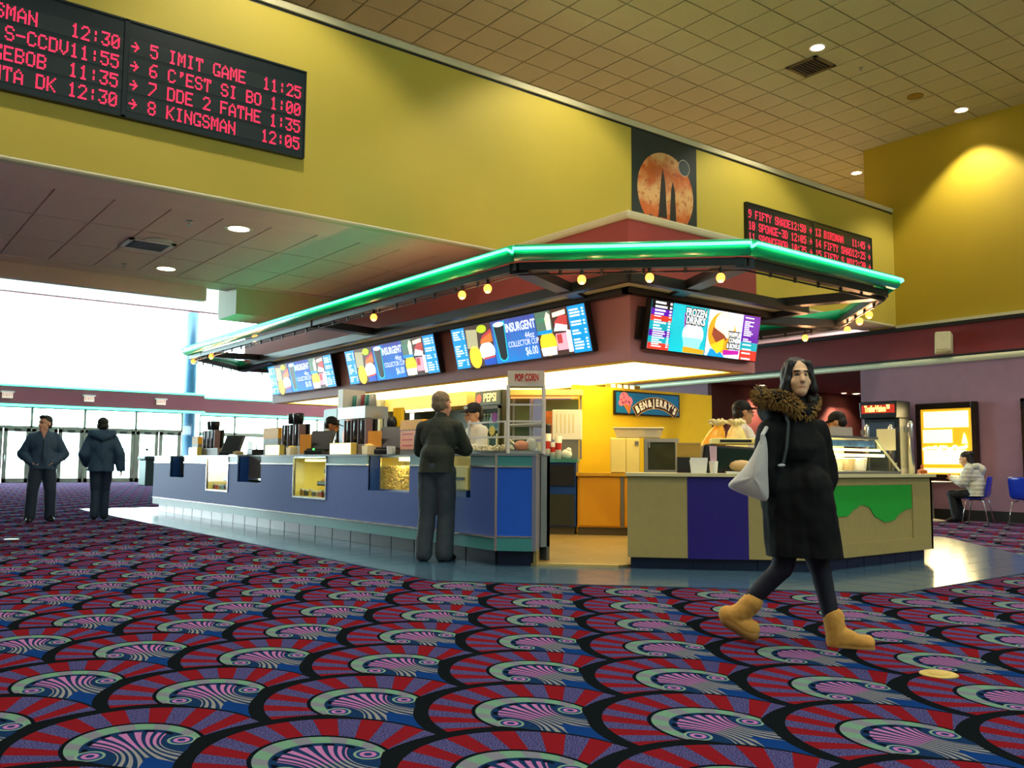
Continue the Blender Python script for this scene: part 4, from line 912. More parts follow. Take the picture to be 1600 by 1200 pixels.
# fridge, oven
t = thing('mini_fridge', 'cream under-counter fridge standing on the amber cabinet', 'fridge', FD(8.8, 9.1, .905))
obj('body', MB().box(-.02, 0, -.5, .4, .5, -.06), m_cream2, t, bevel=.01); obj('door', MB().box(-.01, .01, -.06, .2, .49, -.02), m_cream2, t, bevel=.008); obj('door', MB().box(.205, .01, -.06, .395, .49, -.02), m_cream2, t, bevel=.008); obj('hinge', MB().box(.33, .4, -.02, .38, .45, 0), m_steel, t)
t = thing('glass_door_oven', 'small steel oven with a dark glass door', 'oven', FD(9.13, 8.78, .905))
obj('body', MB().box(0, 0, -.45, .48, .49, -.03), m_steel, t, bevel=.01); obj('door_frame', MB().box(0, 0, -.03, .48, .05, 0).box(0, .44, -.03, .48, .49, 0).box(0, .05, -.03, .05, .44, 0).box(.43, .05, -.03, .48, .44, 0), m_alu, t); obj('door_pane', MB().box(.05, .05, -.025, .43, .44, -.012), mat('dark_oven_glass', (52, 58, 46), .12, noise=.2), t); obj('handle', MB().box(.06, .36, 0, .08, .44, .03), m_alu, t)
t = thing('storage_bin', 'clear lidded storage bin on top of the fridge and oven', 'bin', FD(8.85, 9.05, 1.41)); obj('tub', MB().prism([(0, 0), (.62, 0), (.66, .13), (-.04, .13)], -.4, -.05), glass('cloudy_plastic'), t); obj('lid', MB().box(-.05, .13, -.42, .67, .145, -.03), m_wht, t); obj('contents', MB().box(.4, .01, -.35, .58, .11, -.1), m_grey, t)
t = thing('drink_mixer', 'chrome spindle drink mixer beside the oven', 'mixer', FD(9.68, 8.32, .905)); obj('base', MB().box(-.1, 0, -.12, .2, .03, .05), m_steel, t); obj('column', MB().box(-.02, .03, -.1, .04, .38, -.04), m_chrome, t); obj('head', MB().box(-.05, .28, -.1, .08, .4, .04), m_black2, t, bevel=.02); obj('spindle', MB().cyl((.0, .1, 0), (.0, .28, 0), .012, 6), m_chrome, t); obj('arm', MB().tube([(.08, .32, 0), (.24, .29, .03)], .015, 6), m_chrome, t)
# Ice cream brand sign
bs = thing('ice_cream_sign', 'blue BEN & JERRY\'S sign with a pink ice cream cone', 'sign', FV(9.7, 9.955, 1.81))
obj('frame', MB().box(0, 0, -.04, 1.5, .375, 0), m_blk, bs, bevel=.004); face = obj('face', MB().box(.03, .025, 0, 1.47, .35, .004), mat('sign_blue', (10, 110, 170), .4, emit=.15), bs)
cone = obj('cone', flat([(.17, .165), (.36, .175), (.32, .02), (.3, .015)], .008), mat('cone_tan', (226, 140, 60), .5, emit=.15), bs)
for k in range(4):
    obj('waffle_line', flat([(.2+k*.04, .16), (.206+k*.04, .16), (.31+k*.012, .04), (.305+k*.012, .04)], .009), mat('waffle_brown', (150, 80, 30), .5), cone); obj('waffle_line', flat([(.355-k*.012, .155-k*.035), (.355-k*.012, .148-k*.035), (.2+k*.03, .115-k*.03), (.2+k*.03, .122-k*.03)], .009), mat('waffle_brown'), cone)
m_pk = mat('cherry_pink', (232, 120, 150), .5, emit=.2); sc_ = obj('scoop', flat(disc(20, .105, .1, .2, .255), .009), m_pk, bs); obj('scoop', flat(disc(16, .085, .075, .3, .215), .0095), m_pk, bs); obj('scoop', flat(disc(14, .055, .05, .13, .18), .0085), m_pk, bs)
rr = random.Random(4)
for k in range(13):
    x, y = rr.uniform(.12, .35), rr.uniform(.17, .33)
    if (x-.2)**2+(y-.255)**2 < .009 or (x-.3)**2+(y-.215)**2 < .005: obj('cherry_chunk', flat(disc(8, .012, .016, x, y), .0105), mat('cherry_dark', (110, 20, 50), .5), sc_)
def arcband(r0, r1, a0, a1, cx, cy, z, n_=20):
    mb = MB(); vs = []
    for k in range(n_+1):
        a = a0+(a1-a0)*k/n_; vs += [(cx+r0*math.sin(a), cy+r0*math.cos(a), z), (cx+r1*math.sin(a), cy+r1*math.cos(a), z)]
    return mb.add(vs, [(2*k, 2*k+2, 2*k+3, 2*k+1) for k in range(n_)])
ax_, ay_, Rr = .92, -.62, .83
bn = obj('banner_edge', arcband(Rr-.095, Rr+.095, -.64, .64, ax_, ay_, .008), mat('banner_tan', (204, 160, 90), .5, emit=.15), bs); obj('banner', arcband(Rr-.083, Rr+.083, -.625, .625, ax_, ay_, .010), mat('banner_brown', (64, 34, 20), .5), bs)
word = "BEN&JERRY'S"; wd = [.098, .088, .104, .118, .07, .09, .1, .1, .1, .045, .085]; tot = sum(wd); acc = 0
for ch, q in zip(word, wd):
    a = (acc+q/2-tot/2)/Rr*1.0; acc += q
    obj('lettering', text_mb(ch, .155, bold=.009), mat('letter_cream', (250, 238, 205), .5, emit=.3), bs, M=T(ax_+Rr*math.sin(a), ay_+Rr*math.cos(a), .013) @ RZ(-a) @ Matrix.Diagonal((.78, 1, 1, 1)))

# counter-top things of the ice cream bar
t = thing('cash_register', 'black cash register with grey display hood on the ice cream counter', 'cash register', FD(7.36, 5.89, ZI+.012)); obj('body', MB().prism([(-.28, 0), (.28, 0), (.3, .26), (-.24, .3)], -.4, -.02), m_black2, t, bevel=.02); obj('hood', MB().box(-.16, .3, -.36, .32, .36, -.02), m_cream2, t, bevel=.01); obj('display_slot', MB().box(-.08, .318, -.02, .24, .345, -.015), m_black2, t); obj('screen', MB().add([(-.2, .05, -.01), (.24, .05, -.01), (.26, .24, -.012), (-.18, .26, -.012)], [(0, 1, 2, 3)]), mat('dark_green_screen', (20, 40, 36), .15), t)
t = thing('straw_cup', 'white cup of straws on the ice cream counter', 'cup', FD(6.98, 5.77, ZI+.012)); obj('cup', MB().lathe([(.035, 0), (.045, .12), (.04, .12)], 14, RX(-PI/2)), m_wht, t); 
for k in range(5): obj('straw', MB().cyl((-.02+k*.01, .05, 0), (-.03+k*.014, .27, .0), .008, 6), mat('pink_straw', (214, 180, 190), .4), t)
t = thing('napkin_box', 'small white napkin box beside the straw cup', 'box', FD(6.88, 5.87, ZI+.012)); obj('carton', MB().prism([(-.07, 0), (.07, 0), (.085, .13), (-.085, .13)], -.12, 0), m_wht, t); obj('flap', MB().box(-.085, .13, -.01, .085, .155, 0), m_wht, t)
t = thing('card_reader', 'tan rounded card reader by the cash register', 'card reader', FD(7.16, 5.62, ZI+.012)); obj('body', MB().ell((.05, .075, -.085), (.12, .06, .075)), mat('tan_plastic', (190, 160, 110), .5), t, smooth=True); obj('base', MB().box(-.1, 0, -.15, .2, .02, -.01), m_wht, t)
t = thing('sauce_box', 'brown carton stacked behind the napkin box', 'box', FD(7.02, 6.12, ZI+.012)); obj('carton', MB().box(-.12, 0, -.2, .12, .16, -.02), m_black2, t); obj('upper_carton', MB().box(-.12, .16, -.19, .12, .3, -.03), mat('ochre_card', (170, 136, 50), .6), t); obj('flap', MB().box(-.125, .3, -.195, .125, .31, -.025), m_card, t)
# bags of waffle cones on a prep table
t = thing('prep_table', 'small steel prep table behind the cash register', 'table', T(8.02, 6.5, .03) @ RZ(-PI/4)); obj('top', MB().box(-.3, -.17, .98, .3, .17, 1.02), m_alu, t)
for sx in (-1, 1):
    for sy in (-1, 1): obj('leg', MB().box(sx*.27-.02, sy*.14-.02, 0, sx*.27+.02, sy*.14+.02, .98), m_alu, t)
for k, (du, dv, mm, lab) in enumerate(((-.13, .13, (240, 170, 40), 'amber plastic bag of waffle cones by the register'), (.11, -.11, (250, 225, 140), 'pale gathered plastic bag of waffle cones by the register'))):
    t = thing('cone_bag', lab, 'bag', T(8.02+du, 6.5+dv, 1.05)); rr = random.Random(k); mb = MB(); prof = [(.01, 0), (.1, .02), (.13, .12), (.125, .24), (.09, .36), (.045, .43)]
    mb.lathe(prof, 14); mb.v = [(x*(1+.15*math.sin(z*30+y*40))+(z*.25 if k == 0 else 0), y*(1+.12*math.cos(z*25))-(z*.25 if k == 0 else 0), z) for x, y, z in mb.v]
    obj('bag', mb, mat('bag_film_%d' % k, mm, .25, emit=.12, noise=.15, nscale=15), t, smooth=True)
    fr2 = MB(); ox = .1*(k == 0)
    for q in range(11):
        a = q*.6; fr2.tube([(ox, -ox, .41), (ox+.06*math.cos(a), -ox+.06*math.sin(a), .47+.02*math.sin(a*3)), (ox+.11*math.cos(a), -ox+.11*math.sin(a), .47+.02*math.cos(a*2))], [.02, .025, .008], 5)
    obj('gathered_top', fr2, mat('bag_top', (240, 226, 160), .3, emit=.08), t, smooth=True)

# ================================================================ things on and behind the front counter
ZW = ZT+.02
def cpos(x, u=5.62): p = at(x, 711, 0, u); return p.x, p.y
def fu(x, u=5.62, dz=0): a, b = cpos(x, u); return FU(a, b, ZW+dz)
m_smoke = mat('smoky_acrylic', (42, 38, 44), .25, noise=.15, nscale=10)
def soda_tower(x, lab, w=.5, cups=True, u=5.72):
    t = thing('cup_dispenser_tower', lab, 'cup dispenser', fu(x, u), 'cup towers along the counter')
    obj('plinth', MB().box(-w/2-.05, 0, -.15, w/2+.3, .14, .12), mat('plinth_grey', (120, 108, 96), .5), t, bevel=.008)
    for k in range(3):
        a = -w/2+k*w/3; obj('cup_sleeve', MB().lathe([(w/6.4, .14), (w/6.4, .46), (w/7, .47)], 12, T(a+w/6, 0, 0) @ RX(-PI/2)), m_smoke, t, smooth=True)
    for k in range(4): obj('upright', MB().box(-w/2+k*w/3-.006, .14, -.02, -w/2+k*w/3+.006, .47, .09), mat('rose_edge', (116, 88, 92), .4), t)
    obj('rear_panel', MB().box(-w/2, .14, -.1, w/2, .48, -.06), m_black2, t)
    if cups:
        for k in range(2): obj('cup_stack', MB().lathe([(.075, .48), (.085, .58), (.09, .63), (.07, .645)], 14, T(-.1+k*.19, 0, 0) @ RX(-PI/2)), m_black2, t, smooth=True)
    return t
soda_tower(332, 'smoky cup dispenser tower with two black lids nearest the entrance', .62)
soda_tower(461, 'smoky cup dispenser tower with two black lids beside the capped worker', .62)
soda_tower(562, 'smoky cup dispenser tower under the wire cup rack', .6, False)
def lit_box(x, w, lab, h=.15):
    t = thing('counter_light_box', lab, 'light box', fu(x, 5.5), 'glowing counter boxes'); obj('case', MB().box(-w/2-.01, 0, -.09, w/2+.01, h+.01, -.003), m_tframe, t, bevel=.006); obj('face', MB().box(-w/2, .01, -.003, w/2, h, .003), m_boxlit, t)
lit_box(301, .46, 'small glowing cream box at the entrance end of the counter'); lit_box(425, .52, 'glowing cream box beside the yellow carton'); lit_box(531, .6, 'glowing cream box in front of the wire cup rack tower')
def carton(x, w, h, lab, u=5.75, base=0):
    t = thing('bag_carton', lab, 'carton', fu(x, u, base), 'yellow topped cartons'); obj('lower', MB().box(-w/2, 0, -.25, w/2, h*.62, 0), m_grey, t); obj('upper', MB().box(-w/2-.003, h*.62, -.253, w/2+.003, h, .003), mat('amber_card', (226, 160, 30), .55), t); obj('lid', MB().box(-w/2-.003, h, -.253, w/2+.003, h+.01, .003), m_card, t); return t
carton(304, .34, .38, 'small grey carton with an amber top near the entrance end', 5.85); carton(422, .62, .45, 'wide grey carton with an amber top beyond the glowing box', 5.85)
t = thing('popcorn_bag_dispenser', 'grey dispenser box with amber top and orange notice', 'dispenser', fu(642, 5.62)); obj('body', MB().box(-.26, 0, -.25, .26, .3, 0), m_grey, t); obj('top', MB().prism([(-.27, .3), (.27, .3), (.25, .42), (-.24, .42)], -.255, .005), mat('amber_card'), t); nt2 = obj('notice', MB().box(-.25, .06, .002, .1, .29, .006), mat('orange_notice', (226, 150, 110), .5), t)
for k in range(3): obj('notice_line', MB().box(-.2, .24-k*.07, .006, .05, .255-k*.07, .008), mat('notice_red', (200, 60, 60), .5), nt2)
def pos_term(x, lab, sgn=1, led=False, card=True, u=5.66):
    t = thing('till_monitor', lab, 'till', fu(x, u) @ RY(sgn*.5)); obj('base', MB().box(-.16, 0, -.15, .16, .07, .15), m_black2, t, bevel=.02); obj('arm', MB().box(-.05, .05, -.12, .05, .2, -.04), m_black2, t)
    Mm = T(0, .2, -.02) @ RX(-.45) ; mo = obj('monitor', MB().box(-.2, -.14, -.05, .2, .18, 0), m_black2, t, M=Mm, bevel=.012); obj('screen', MB().box(-.18, -.12, -.054, .18, .16, -.05), mat('till_screen', (50, 60, 70), .2), mo)
    if card: obj('menu_card', MB().box(-.32, .02, .02, -.12, .3, .03), mat('orange_card', (220, 150, 60), .5), t)
    if led: obj('status_light', MB().ell((.02, .08, .155), (.015, .015, .01)), mat('green_led', (60, 255, 90), emit=4, noise=0), t)
pos_term(361, 'tilted black till monitor beside the entrance end cup tower', 1, False, False); pos_term(498, 'dark till monitor with a green light in front of the worker', 1, True); pos_term(610, 'dark till monitor with an orange menu card by the customer', 1)
t = thing('receipt_printer', 'small black receipt printer by the white card stand', 'printer', fu(399)); obj('body', MB().box(-.12, 0, -.1, .12, .1, .1), m_black2, t, bevel=.02); obj('receipt', MB().box(-.04, .1, -.02, .04, .16, -.015), m_wht, t)
t = thing('card_stand', 'white card in a steel stand on the counter', 'card stand', fu(388)); obj('card', MB().box(-.1, .02, -.02, .12, .24, -.01), m_wht, t, M=RZ(-.06)); obj('foot', MB().box(-.1, 0, -.08, .14, .02, .06), m_steel, t)
t = thing('pretzel_tray', 'tray of orange baked goods on the counter', 'tray', fu(372, 5.5)); obj('tray', MB().box(-.16, 0, -.1, .16, .02, .1), m_wht, t)
for k in range(3): obj('pretzel', MB().ell((-.09+k*.09, .045, 0), (.05, .03, .06)), m_card, t, smooth=True)
t = thing('mug', 'cream mug on the counter near the customer', 'mug', fu(611, 5.5)); obj('body', MB().lathe([(.05, 0), (.055, .1), (.05, .1), (.045, .02)], 16, RX(-PI/2)), m_wht, t); obj('handle', MB().tube([(.05, .08, 0), (.085, .075, 0), (.085, .03, 0), (.05, .02, 0)], .009, 6), m_wht, t)
for x, lab in ((576, 'cream carton of popcorn beside the till'), (456, 'cream paper cup set by the second cup tower')):
    t = thing('popcorn_carton', lab, 'carton', fu(x, 5.48)); obj('cup', MB().prism([(-.06, 0), (.06, 0), (.08, .11), (-.08, .11)], -.06, .06), mat('cream_card', (236, 216, 170), .6), t); obj('filling', MB().ell((0, .11, 0), (.075, .03, .055)), mat('popcorn'), t, smooth=True)
# wire rack of cups over the third tower
t = thing('cup_rack', 'steel cup rack of upturned cups above the tower', 'rack', FU(5.78, 10.95, 1.62)); obj('shelf', MB().box(-.35, 0, -.2, .45, .16, .15), m_alu, t); obj('leg', MB().box(-.33, -.49, -.18, -.29, 0, -.14), m_alu, t); obj('leg', MB().box(.41, -.49, -.18, .45, 0, -.14), m_alu, t); obj('end_plate', MB().box(-.35, .16, -.2, -.2, .42, .15), m_wht, t)
for k in range(5): obj('cup', MB().lathe([(.055, .16), (.045, .32), (.03, .33)], 12, T(-.1+k*.12, 0, 0) @ RX(-PI/2)), mat(('cup_teal', 'cup_clear', 'cup_red')[k % 3], ((60, 130, 120), (190, 190, 180), (150, 60, 60))[k % 3], .4), t, smooth=True)
t = thing('condiment_pump_panel', 'yellow cut-out panel with a black knob beside the cup rack', 'panel', FU(5.95, 10.18, ZW)); obj('panel', MB().box(-.1, .0, -.02, .12, .62, .02), mat('signal_yellow', (240, 190, 10), .5), t); obj('knob', MB().ell((-.08, .42, .05), (.1, .1, .06)), m_black2, t, smooth=True)

# ---------------------------------------------------------------- popcorn case
pc_ = thing('popcorn_case', 'glass POP CORN warmer on the corner of the counter', 'popcorn machine', (0, 0, ZW))
P0 = (5.52, 7.92); P1 = (5.5, 7.2); P2 = (5.78, 6.97); P3 = (6.02, 7.25); P4 = (6.02, 7.92)
m_wframe = mat('pearl_frame', (206, 200, 192), .35, noise=.02)
def post(p, h=.7): obj('post', MB().box(p[0]-.013, p[1]-.013, 0, p[0]+.013, p[1]+.013, h), m_wframe, pc_)
for p in (P1, P2, P3): post(p)
post(P0, .36); post(P4, .36)
def railing(p, q, z): obj('rail', MB().beam((*p, z), (*q, z), .018, .018), m_wframe, pc_)
for z in (.17, .33, .5, .7): railing(P1, P2, z); railing(P2, P3, z)
for z in (.17, .33): railing(P0, P1, z); railing(P3, P4, z)
obj('tray', MB().prism([P0, P1, P2, P3, P4][::1], 0, .03), m_alu, pc_)
def pane(p, q, z0, z1): obj('pane', MB().add([(*p, z0), (*q, z0), (*q, z1), (*p, z1)], [(0, 1, 2, 3)]), m_clear, pc_)
pane(P1, P2, .03, .7); pane(P2, P3, .03, .7); pane(P0, P1, .03, .33); pane(P3, P4, .03, .33)
hd = obj('header_box', MB().prism([(P1[0]-.01, P1[1]), (P2[0], P2[1]-.01), (P3[0]+.01, P3[1]), (5.75, 7.5)], .7, .85), mat('warm_white_panel', (212, 196, 176), .5), pc_)
tag(obj('lettering', text_mb('POP CORN', .1, bold=.004), mat('popcorn_red', (196, 40, 30), .5), pc_, M=FD((P1[0]+P2[0])/2-.014, (P1[1]+P2[1])/2-.03, .775) @ RY(math.atan2(-.05, .51)) @ Matrix.Diagonal((.5, 1, 1, 1))), 'red POP CORN lettering')
obj('scoop', MB().tube([(5.7, 7.35, .05), (5.8, 7.6, .16)], [.05, .015], 8), m_alu, pc_); obj('wrapped_bundle', MB().ell((5.75, 7.3, .085), (.06, .1, .055)), mat('pink_card', (226, 150, 120), .5), pc_, smooth=True)
for k, (c, z, y) in enumerate((((150, 40, 140), .38, 7.42), ((226, 196, 20), .24, 7.46))):
    obj('round_sticker', MB().lathe([(.05, -.002), (.05, .002)], 16, T(5.49, y, z) @ RY(PI/2)), mat('sticker_%d' % k, c, .5), pc_)
rr = random.Random(11); pp = MB()
for q in range(160): pp.ell((rr.uniform(5.56, 5.9), rr.uniform(7.3, 7.9), .035+rr.random()*.05), (.02, .018, .016), nu=5, nv=4)
tag(obj('loose_popcorn', pp, mat('popcorn_pale', (236, 222, 190), .8), pc_), kind='stuff')
obj('paper_bag', MB().ell((5.86, 7.27, .1), (.06, .06, .07)), m_wht, pc_, smooth=True)

# cups by the gate
for k, (x, h, r_, lab) in enumerate(((842, .2, .035, 'clear plastic cup by the gate'), (855, .3, .045, 'tall red and white drink cup with a black lid by the gate'), (864, .2, .035, 'small red and white drink cup by the gate'), (872, .27, .042, 'tall red and white drink cup by the gate'))):
    d = ray(x, 712); o = Vector((0, 0, CAMH)); tt = (17.92+.1)/(d.x+d.y); p = o+d*tt
    t = thing('drink_cup', lab, 'cup', (p.x, p.y, 1.1)); s_ = 1.2
    obj('cup', MB().lathe([(r_*.8*s_, 0), (r_*1.1*s_, h*s_), (r_*s_, h*s_)], 16), glass('cloudy_plastic') if k == 0 else m_wht, t, smooth=True)
    if k: obj('red_print', MB().lathe([(r_*.87*s_, h*.25*s_), (r_*1.02*s_, h*.7*s_)], 16), mat('cup_print_red', (190, 50, 40), .4), t)
    if k == 1: obj('lid_stack', MB().lathe([(r_*1.1*s_, h*s_), (r_*1.1*s_, (h+.1)*s_), (r_*.8*s_, (h+.12)*s_)], 14), m_black2, t)

# ---------------------------------------------------------------- back line
ub = 9.0
bl = thing('back_counter', 'stainless back counter under the extractor hood', 'counter', (0, 0, 0)); obj('carcass', MB().box(ub-.1, 13.02, .03, ub+.6, 15.92, .9), m_steel, bl); obj('worktop', MB().box(ub-.14, 13.0, .9, ub+.62, 15.93, .94), m_alu, bl)
for k in range(3): obj('door', MB().box(ub-.12, 13.05+k*.96, .1, ub-.1, 13.97+k*.96, .86), m_alu, bl)
hd = thing('extractor_hood', 'beige extractor hood with a tube light over the back counter', 'hood', (0, 0, 0))
obj('canopy', MB().box(ub, 13.0, 2.06, ub+.75, 15.94, 2.31), mat('beige_hood', (196, 172, 104), .45, noise=.04), hd); obj('tube_light', MB().box(ub+.05, 13.8, 2.02, ub+.12, 15.2, 2.06), mat('tube_glow', (255, 250, 190), emit=6, noise=0), hd)
obj('backsplash', MB().box(ub+.7, 13.0, .94, ub+.75, 15.94, 2.06), mat('dark_splash', (30, 44, 38), .4), hd)
t = thing('deep_fryer', 'dark twin basket fryer on the back counter', 'fryer', FU(ub+.15, 14.7, .94)); obj('body', MB().box(-.6, 0, -.5, .6, .5, 0), m_dark, t); obj('basket', MB().box(-.5, .5, -.4, -.05, .6, -.05), m_steel, t); obj('basket', MB().box(.05, .5, -.4, .5, .6, -.05), m_steel, t); obj('handle', MB().tube([(-.28, .58, -.05), (-.28, .7, .15)], .015, 6), m_black2, t)
struct('wall_pier', MB().box(ub-.1, 15.95, .03, ub+.6, 16.8, 2.31), mat('grey_pier', (140, 146, 140), .6), 'grey square pier between hood and coolers')
def cooler(v0, v1, lab, h=2.28, logo=None, art=None, u=8.95):
    w = v1-v0; t = thing('drinks_cooler', lab, 'cooler', FU(u, v1, .03)); obj('cabinet', MB().box(0, 0, -.65, w, h, -.05) if art else MB().box(0, 0, -.65, .04, h, -.05).box(w-.04, 0, -.65, w, h, -.05).box(.04, 0, -.65, w-.04, .15, -.05).box(.04, h-.28, -.65, w-.04, h, -.05).box(.04, .15, -.65, w-.04, h-.28, -.6), m_black2, t)
    obj('header', MB().box(.02, h-.25, -.05, w-.02, h-.02, -.01), mat('cooler_header', (34, 52, 58), .4, emit=.1), t)
    if logo:
        obj('roundel', flat(disc(18, .075, .075, .13, h-.13), -.008), mat('roundel_red', (206, 60, 40), .4, emit=.4), t); tag(obj('lettering', text_mb(logo, .2, bold=.004), mat('logo_cream', (244, 226, 150), .4, emit=.8), t, M=T(w/2+.08, h-.13, -.006) @ Matrix.Diagonal((.85, 1, 1, 1))), 'cream cooler lettering')
    if art:
        obj('art_panel', MB().box(.02, .1, -.05, w-.02, h-.02, -.03), mat('art_blue', (24, 60, 96), .4), t); obj('bottle_art', flat([(w/2-.2, 1.2), (w/2+.25, 1.2), (w/2+.3, 1.6), (w/2+.1, 1.95), (w/2+.1, 2.15), (w/2-.1, 2.15), (w/2-.1, 1.95), (w/2-.28, 1.6)], -.025), mat('art_orange', (226, 90, 20), .4, emit=.4), t)
        return t
    dr = obj('door', MB().box(.02, .12, -.05, .07, h-.27, -.01).box(w-.07, .12, -.05, w-.02, h-.27, -.01).box(.02, .12, -.05, w-.02, .17, -.01).box(.02, h-.32, -.05, w-.02, h-.27, -.01), m_dark, t); obj('door_pane', MB().box(.07, .17, -.03, w-.07, h-.32, -.025), m_clear, dr); obj('handle', MB().box(w-.06, .9, -.01, w-.04, 1.5, .03), m_alu, dr)
    obj('lit_back', MB().box(.05, .16, -.6, w-.05, h-.29, -.59), mat('cooler_glow', (200, 220, 160), emit=.9, noise=0), t)
    for s in range(4): obj('shelf', MB().box(.045, .43+s*.38, -.58, w-.045, .445+s*.38, -.1), m_alu, t)
    return t
def bottles(v0, v1, u, h, lab, cols):
    w = v1-v0; rr = random.Random(int(v0*10))
    for s in range(4):
        zz = .45+s*.38
        for k in range(6):
            c = cols[(s+k//2) % len(cols)]; t = thing('bottle', lab+', on the %s shelf' % ('lowest', 'second', 'third', 'top')[s], 'bottle', FU(u, v1-.11-k*(w-.2)/5.6, .03+zz), lab+'s')
            obj('body', MB().lathe([(.035, 0), (.036, .16), (.014, .22), (.014, .25)], 8, T(0, 0, -.13) @ RX(-PI/2)), mat('bottle_%d_%d_%d' % c, c, .3, emit=.2), t, smooth=True); obj('cap', MB().lathe([(.016, .25), (.016, .27)], 8, T(0, 0, -.13) @ RX(-PI/2)), m_wht, t)
cooler(11.95, 12.7, 'black drinks cooler with a lit PEPSI header', 2.25, 'PEPSI'); bottles(11.95, 12.7, 8.97, 2.3, 'drink bottle in the lit header cooler', [(90, 130, 160), (60, 110, 150), (180, 190, 170), (50, 70, 80)])
cooler(18.0, 18.7, 'dark glass door cooler at the entrance end of the back line', 2.2, None, None, 8.95); bottles(18.0, 18.7, 8.97, 2.2, 'drink bottle in the entrance end cooler', [(200, 210, 220), (170, 60, 60), (120, 140, 190), (230, 230, 230)])
cooler(17.0, 17.95, 'blue cooler side with an orange bottle picture', 2.2, None, True, 8.95)
# pretzel warmer beyond the gate
pw_ = thing('pretzel_warmer', 'lit glass warmer with an orange neon strip behind the gate', 'warmer', FD(7.82, 10.25, 1.1)); W = 1.05
for x in (0, .28, .48, W-.03): obj('post', MB().box(x, 0, -.6, x+.03, .95, -.57), m_alu, pw_)
obj('canopy', MB().box(-.02, .95, -.61, W+.02, 1.03, -.33), m_cream2, pw_); obj('neon_strip', MB().box(0, .9, -.37, W-.05, .925, -.34), mat('orange_neon', (255, 120, 60), emit=2.5, noise=0), pw_); obj('back', MB().box(.05, .1, -.6, .26, .9, -.59).box(.5, .5, -.6, W-.05, .9, -.59), mat('green_glass', (90, 110, 80), .2), pw_); obj('shelf', MB().box(0, .48, -.6, .5, .5, -.4), m_alu, pw_)
t = thing('ice_cream_machine', 'white box dispenser with an orange pretzel picture behind the gate', 'dispenser', FD(8.2, 9.9, 1.1)); obj('body', MB().box(.12, .28, -.42, .55, .72, -.17), m_wht, t, bevel=.01); obj('picture', MB().box(-.02, .3, -.42, .12, .7, -.17), mat('pretzel_print', (176, 96, 40), .5, noise=.4, nscale=9), t); obj('stand', MB().box(.15, 0, -.4, .5, .28, -.19), m_steel, t)
for k in range(5): obj('vent_slot', MB().box(.18+k*.06, .38, -.17, .2+k*.06, .66, -.165), m_cream, t)
t = thing('napkin_heap', 'white paper bag beside the yellow partition', 'bag', FD(8.45, 9.55, 1.1)); obj('bag', MB().ell((-.08, .07, -.09), (.08, .07, .06)), m_wht, t, smooth=True); obj('crumple', MB().ell((-.05, .13, -.09), (.04, .035, .04)), m_wht, t, smooth=True)

# ================================================================ seating area and far things
t = thing('trash_bin', 'tall dark green litter bin near the entrance doors', 'bin', (10.9, 38.6, 0)); obj('body', MB().prism([(-.5, -.5), (.5, -.5), (.5, .5), (-.5, .5)], 0, 1.05), mat('dark_green_plastic', (14, 44, 42), .5), t, bevel=.03); obj('lid', MB().prism([(-.56, -.56), (.56, -.56), (.56, .56), (-.56, .56)], 1.05, 1.22), mat('dark_green_plastic'), t, bevel=.06); obj('flap', MB().box(-.3, -.575, 1.08, .3, -.56, 1.18), m_black2, t)
# poster light box
dp = thing('poster_light_box', 'glowing yellow poster case in a dark frame on the mauve wall', 'light box', FU(UW-.12, 9.207, .78)); W, Hh = 1.2, 1.51
obj('frame', MB().box(0, 0, -.1, .1, Hh, .02).box(W-.1, 0, -.1, W, Hh, .02).box(.1, 0, -.1, W-.1, .1, .02).box(.1, Hh-.12, -.1, W-.1, Hh, .02), mat('dark_bronze', (44, 30, 30), .25, metal=.5), dp, bevel=.01)
g = obj('poster', MB().box(.1, .1, -.06, W-.1, Hh-.12, -.01), mat('lit_amber', (236, 178, 40), emit=.8, erg=(240, 180, 30), noise=.1), dp)
m_hot = mat('lit_white', (255, 250, 215), emit=2.6, erg=(255, 236, 150), noise=0)
obj('white_panel', MB().box(.16, 1.02, -.01, W-.16, 1.34, .0), m_hot, g); obj('white_panel', MB().box(.14, .72, -.01, .72, .98, .0), m_hot, g); obj('white_panel', MB().box(.14, .3, -.01, .98, .58, .0), m_hot, g); obj('white_panel', MB().box(.14, .13, -.01, .92, .22, .0), m_hot, g)
rr = random.Random(9)
for k in range(16): obj('bright_motif', flat(disc(8, rr.uniform(.03, .06), rr.uniform(.03, .05), .16+k*.055, .62+rr.uniform(-.03, .03)), .002), m_hot, g)
obj('bright_motif', flat([(.9, .7), (1.02, .7), (.98, .86), (.95, .92), (.92, .8)], .002), m_hot, g)
l = lamp('poster_glow', 'AREA', (W/2, Hh/2, .05), 60, (1, .78, .35), shape='RECTANGLE', size=W-.2, size_y=Hh-.2); l.rotation_euler = (PI, 0, 0); l.parent = dp
dp2 = thing('blue_poster_case', 'blue glowing poster case at the edge of the mauve wall', 'light box', FU(UW-.12, 7.2, .75)); obj('frame', MB().box(0, 0, -.1, .06, 1.55, .02).box(0, 1.5, -.1, 1.2, 1.55, .02).box(0, 0, -.1, 1.2, .05, .02).box(1.14, 0, -.1, 1.2, 1.55, .02), mat('dark_bronze'), dp2); obj('poster', MB().box(.06, .05, -.06, 1.14, 1.5, -.01), mat('lit_blue', (30, 50, 220), emit=1.6, erg=(25, 50, 230), noise=.1), dp2); obj('pane', MB().box(.06, .05, .0, 1.14, 1.5, .005), m_clear, dp2)
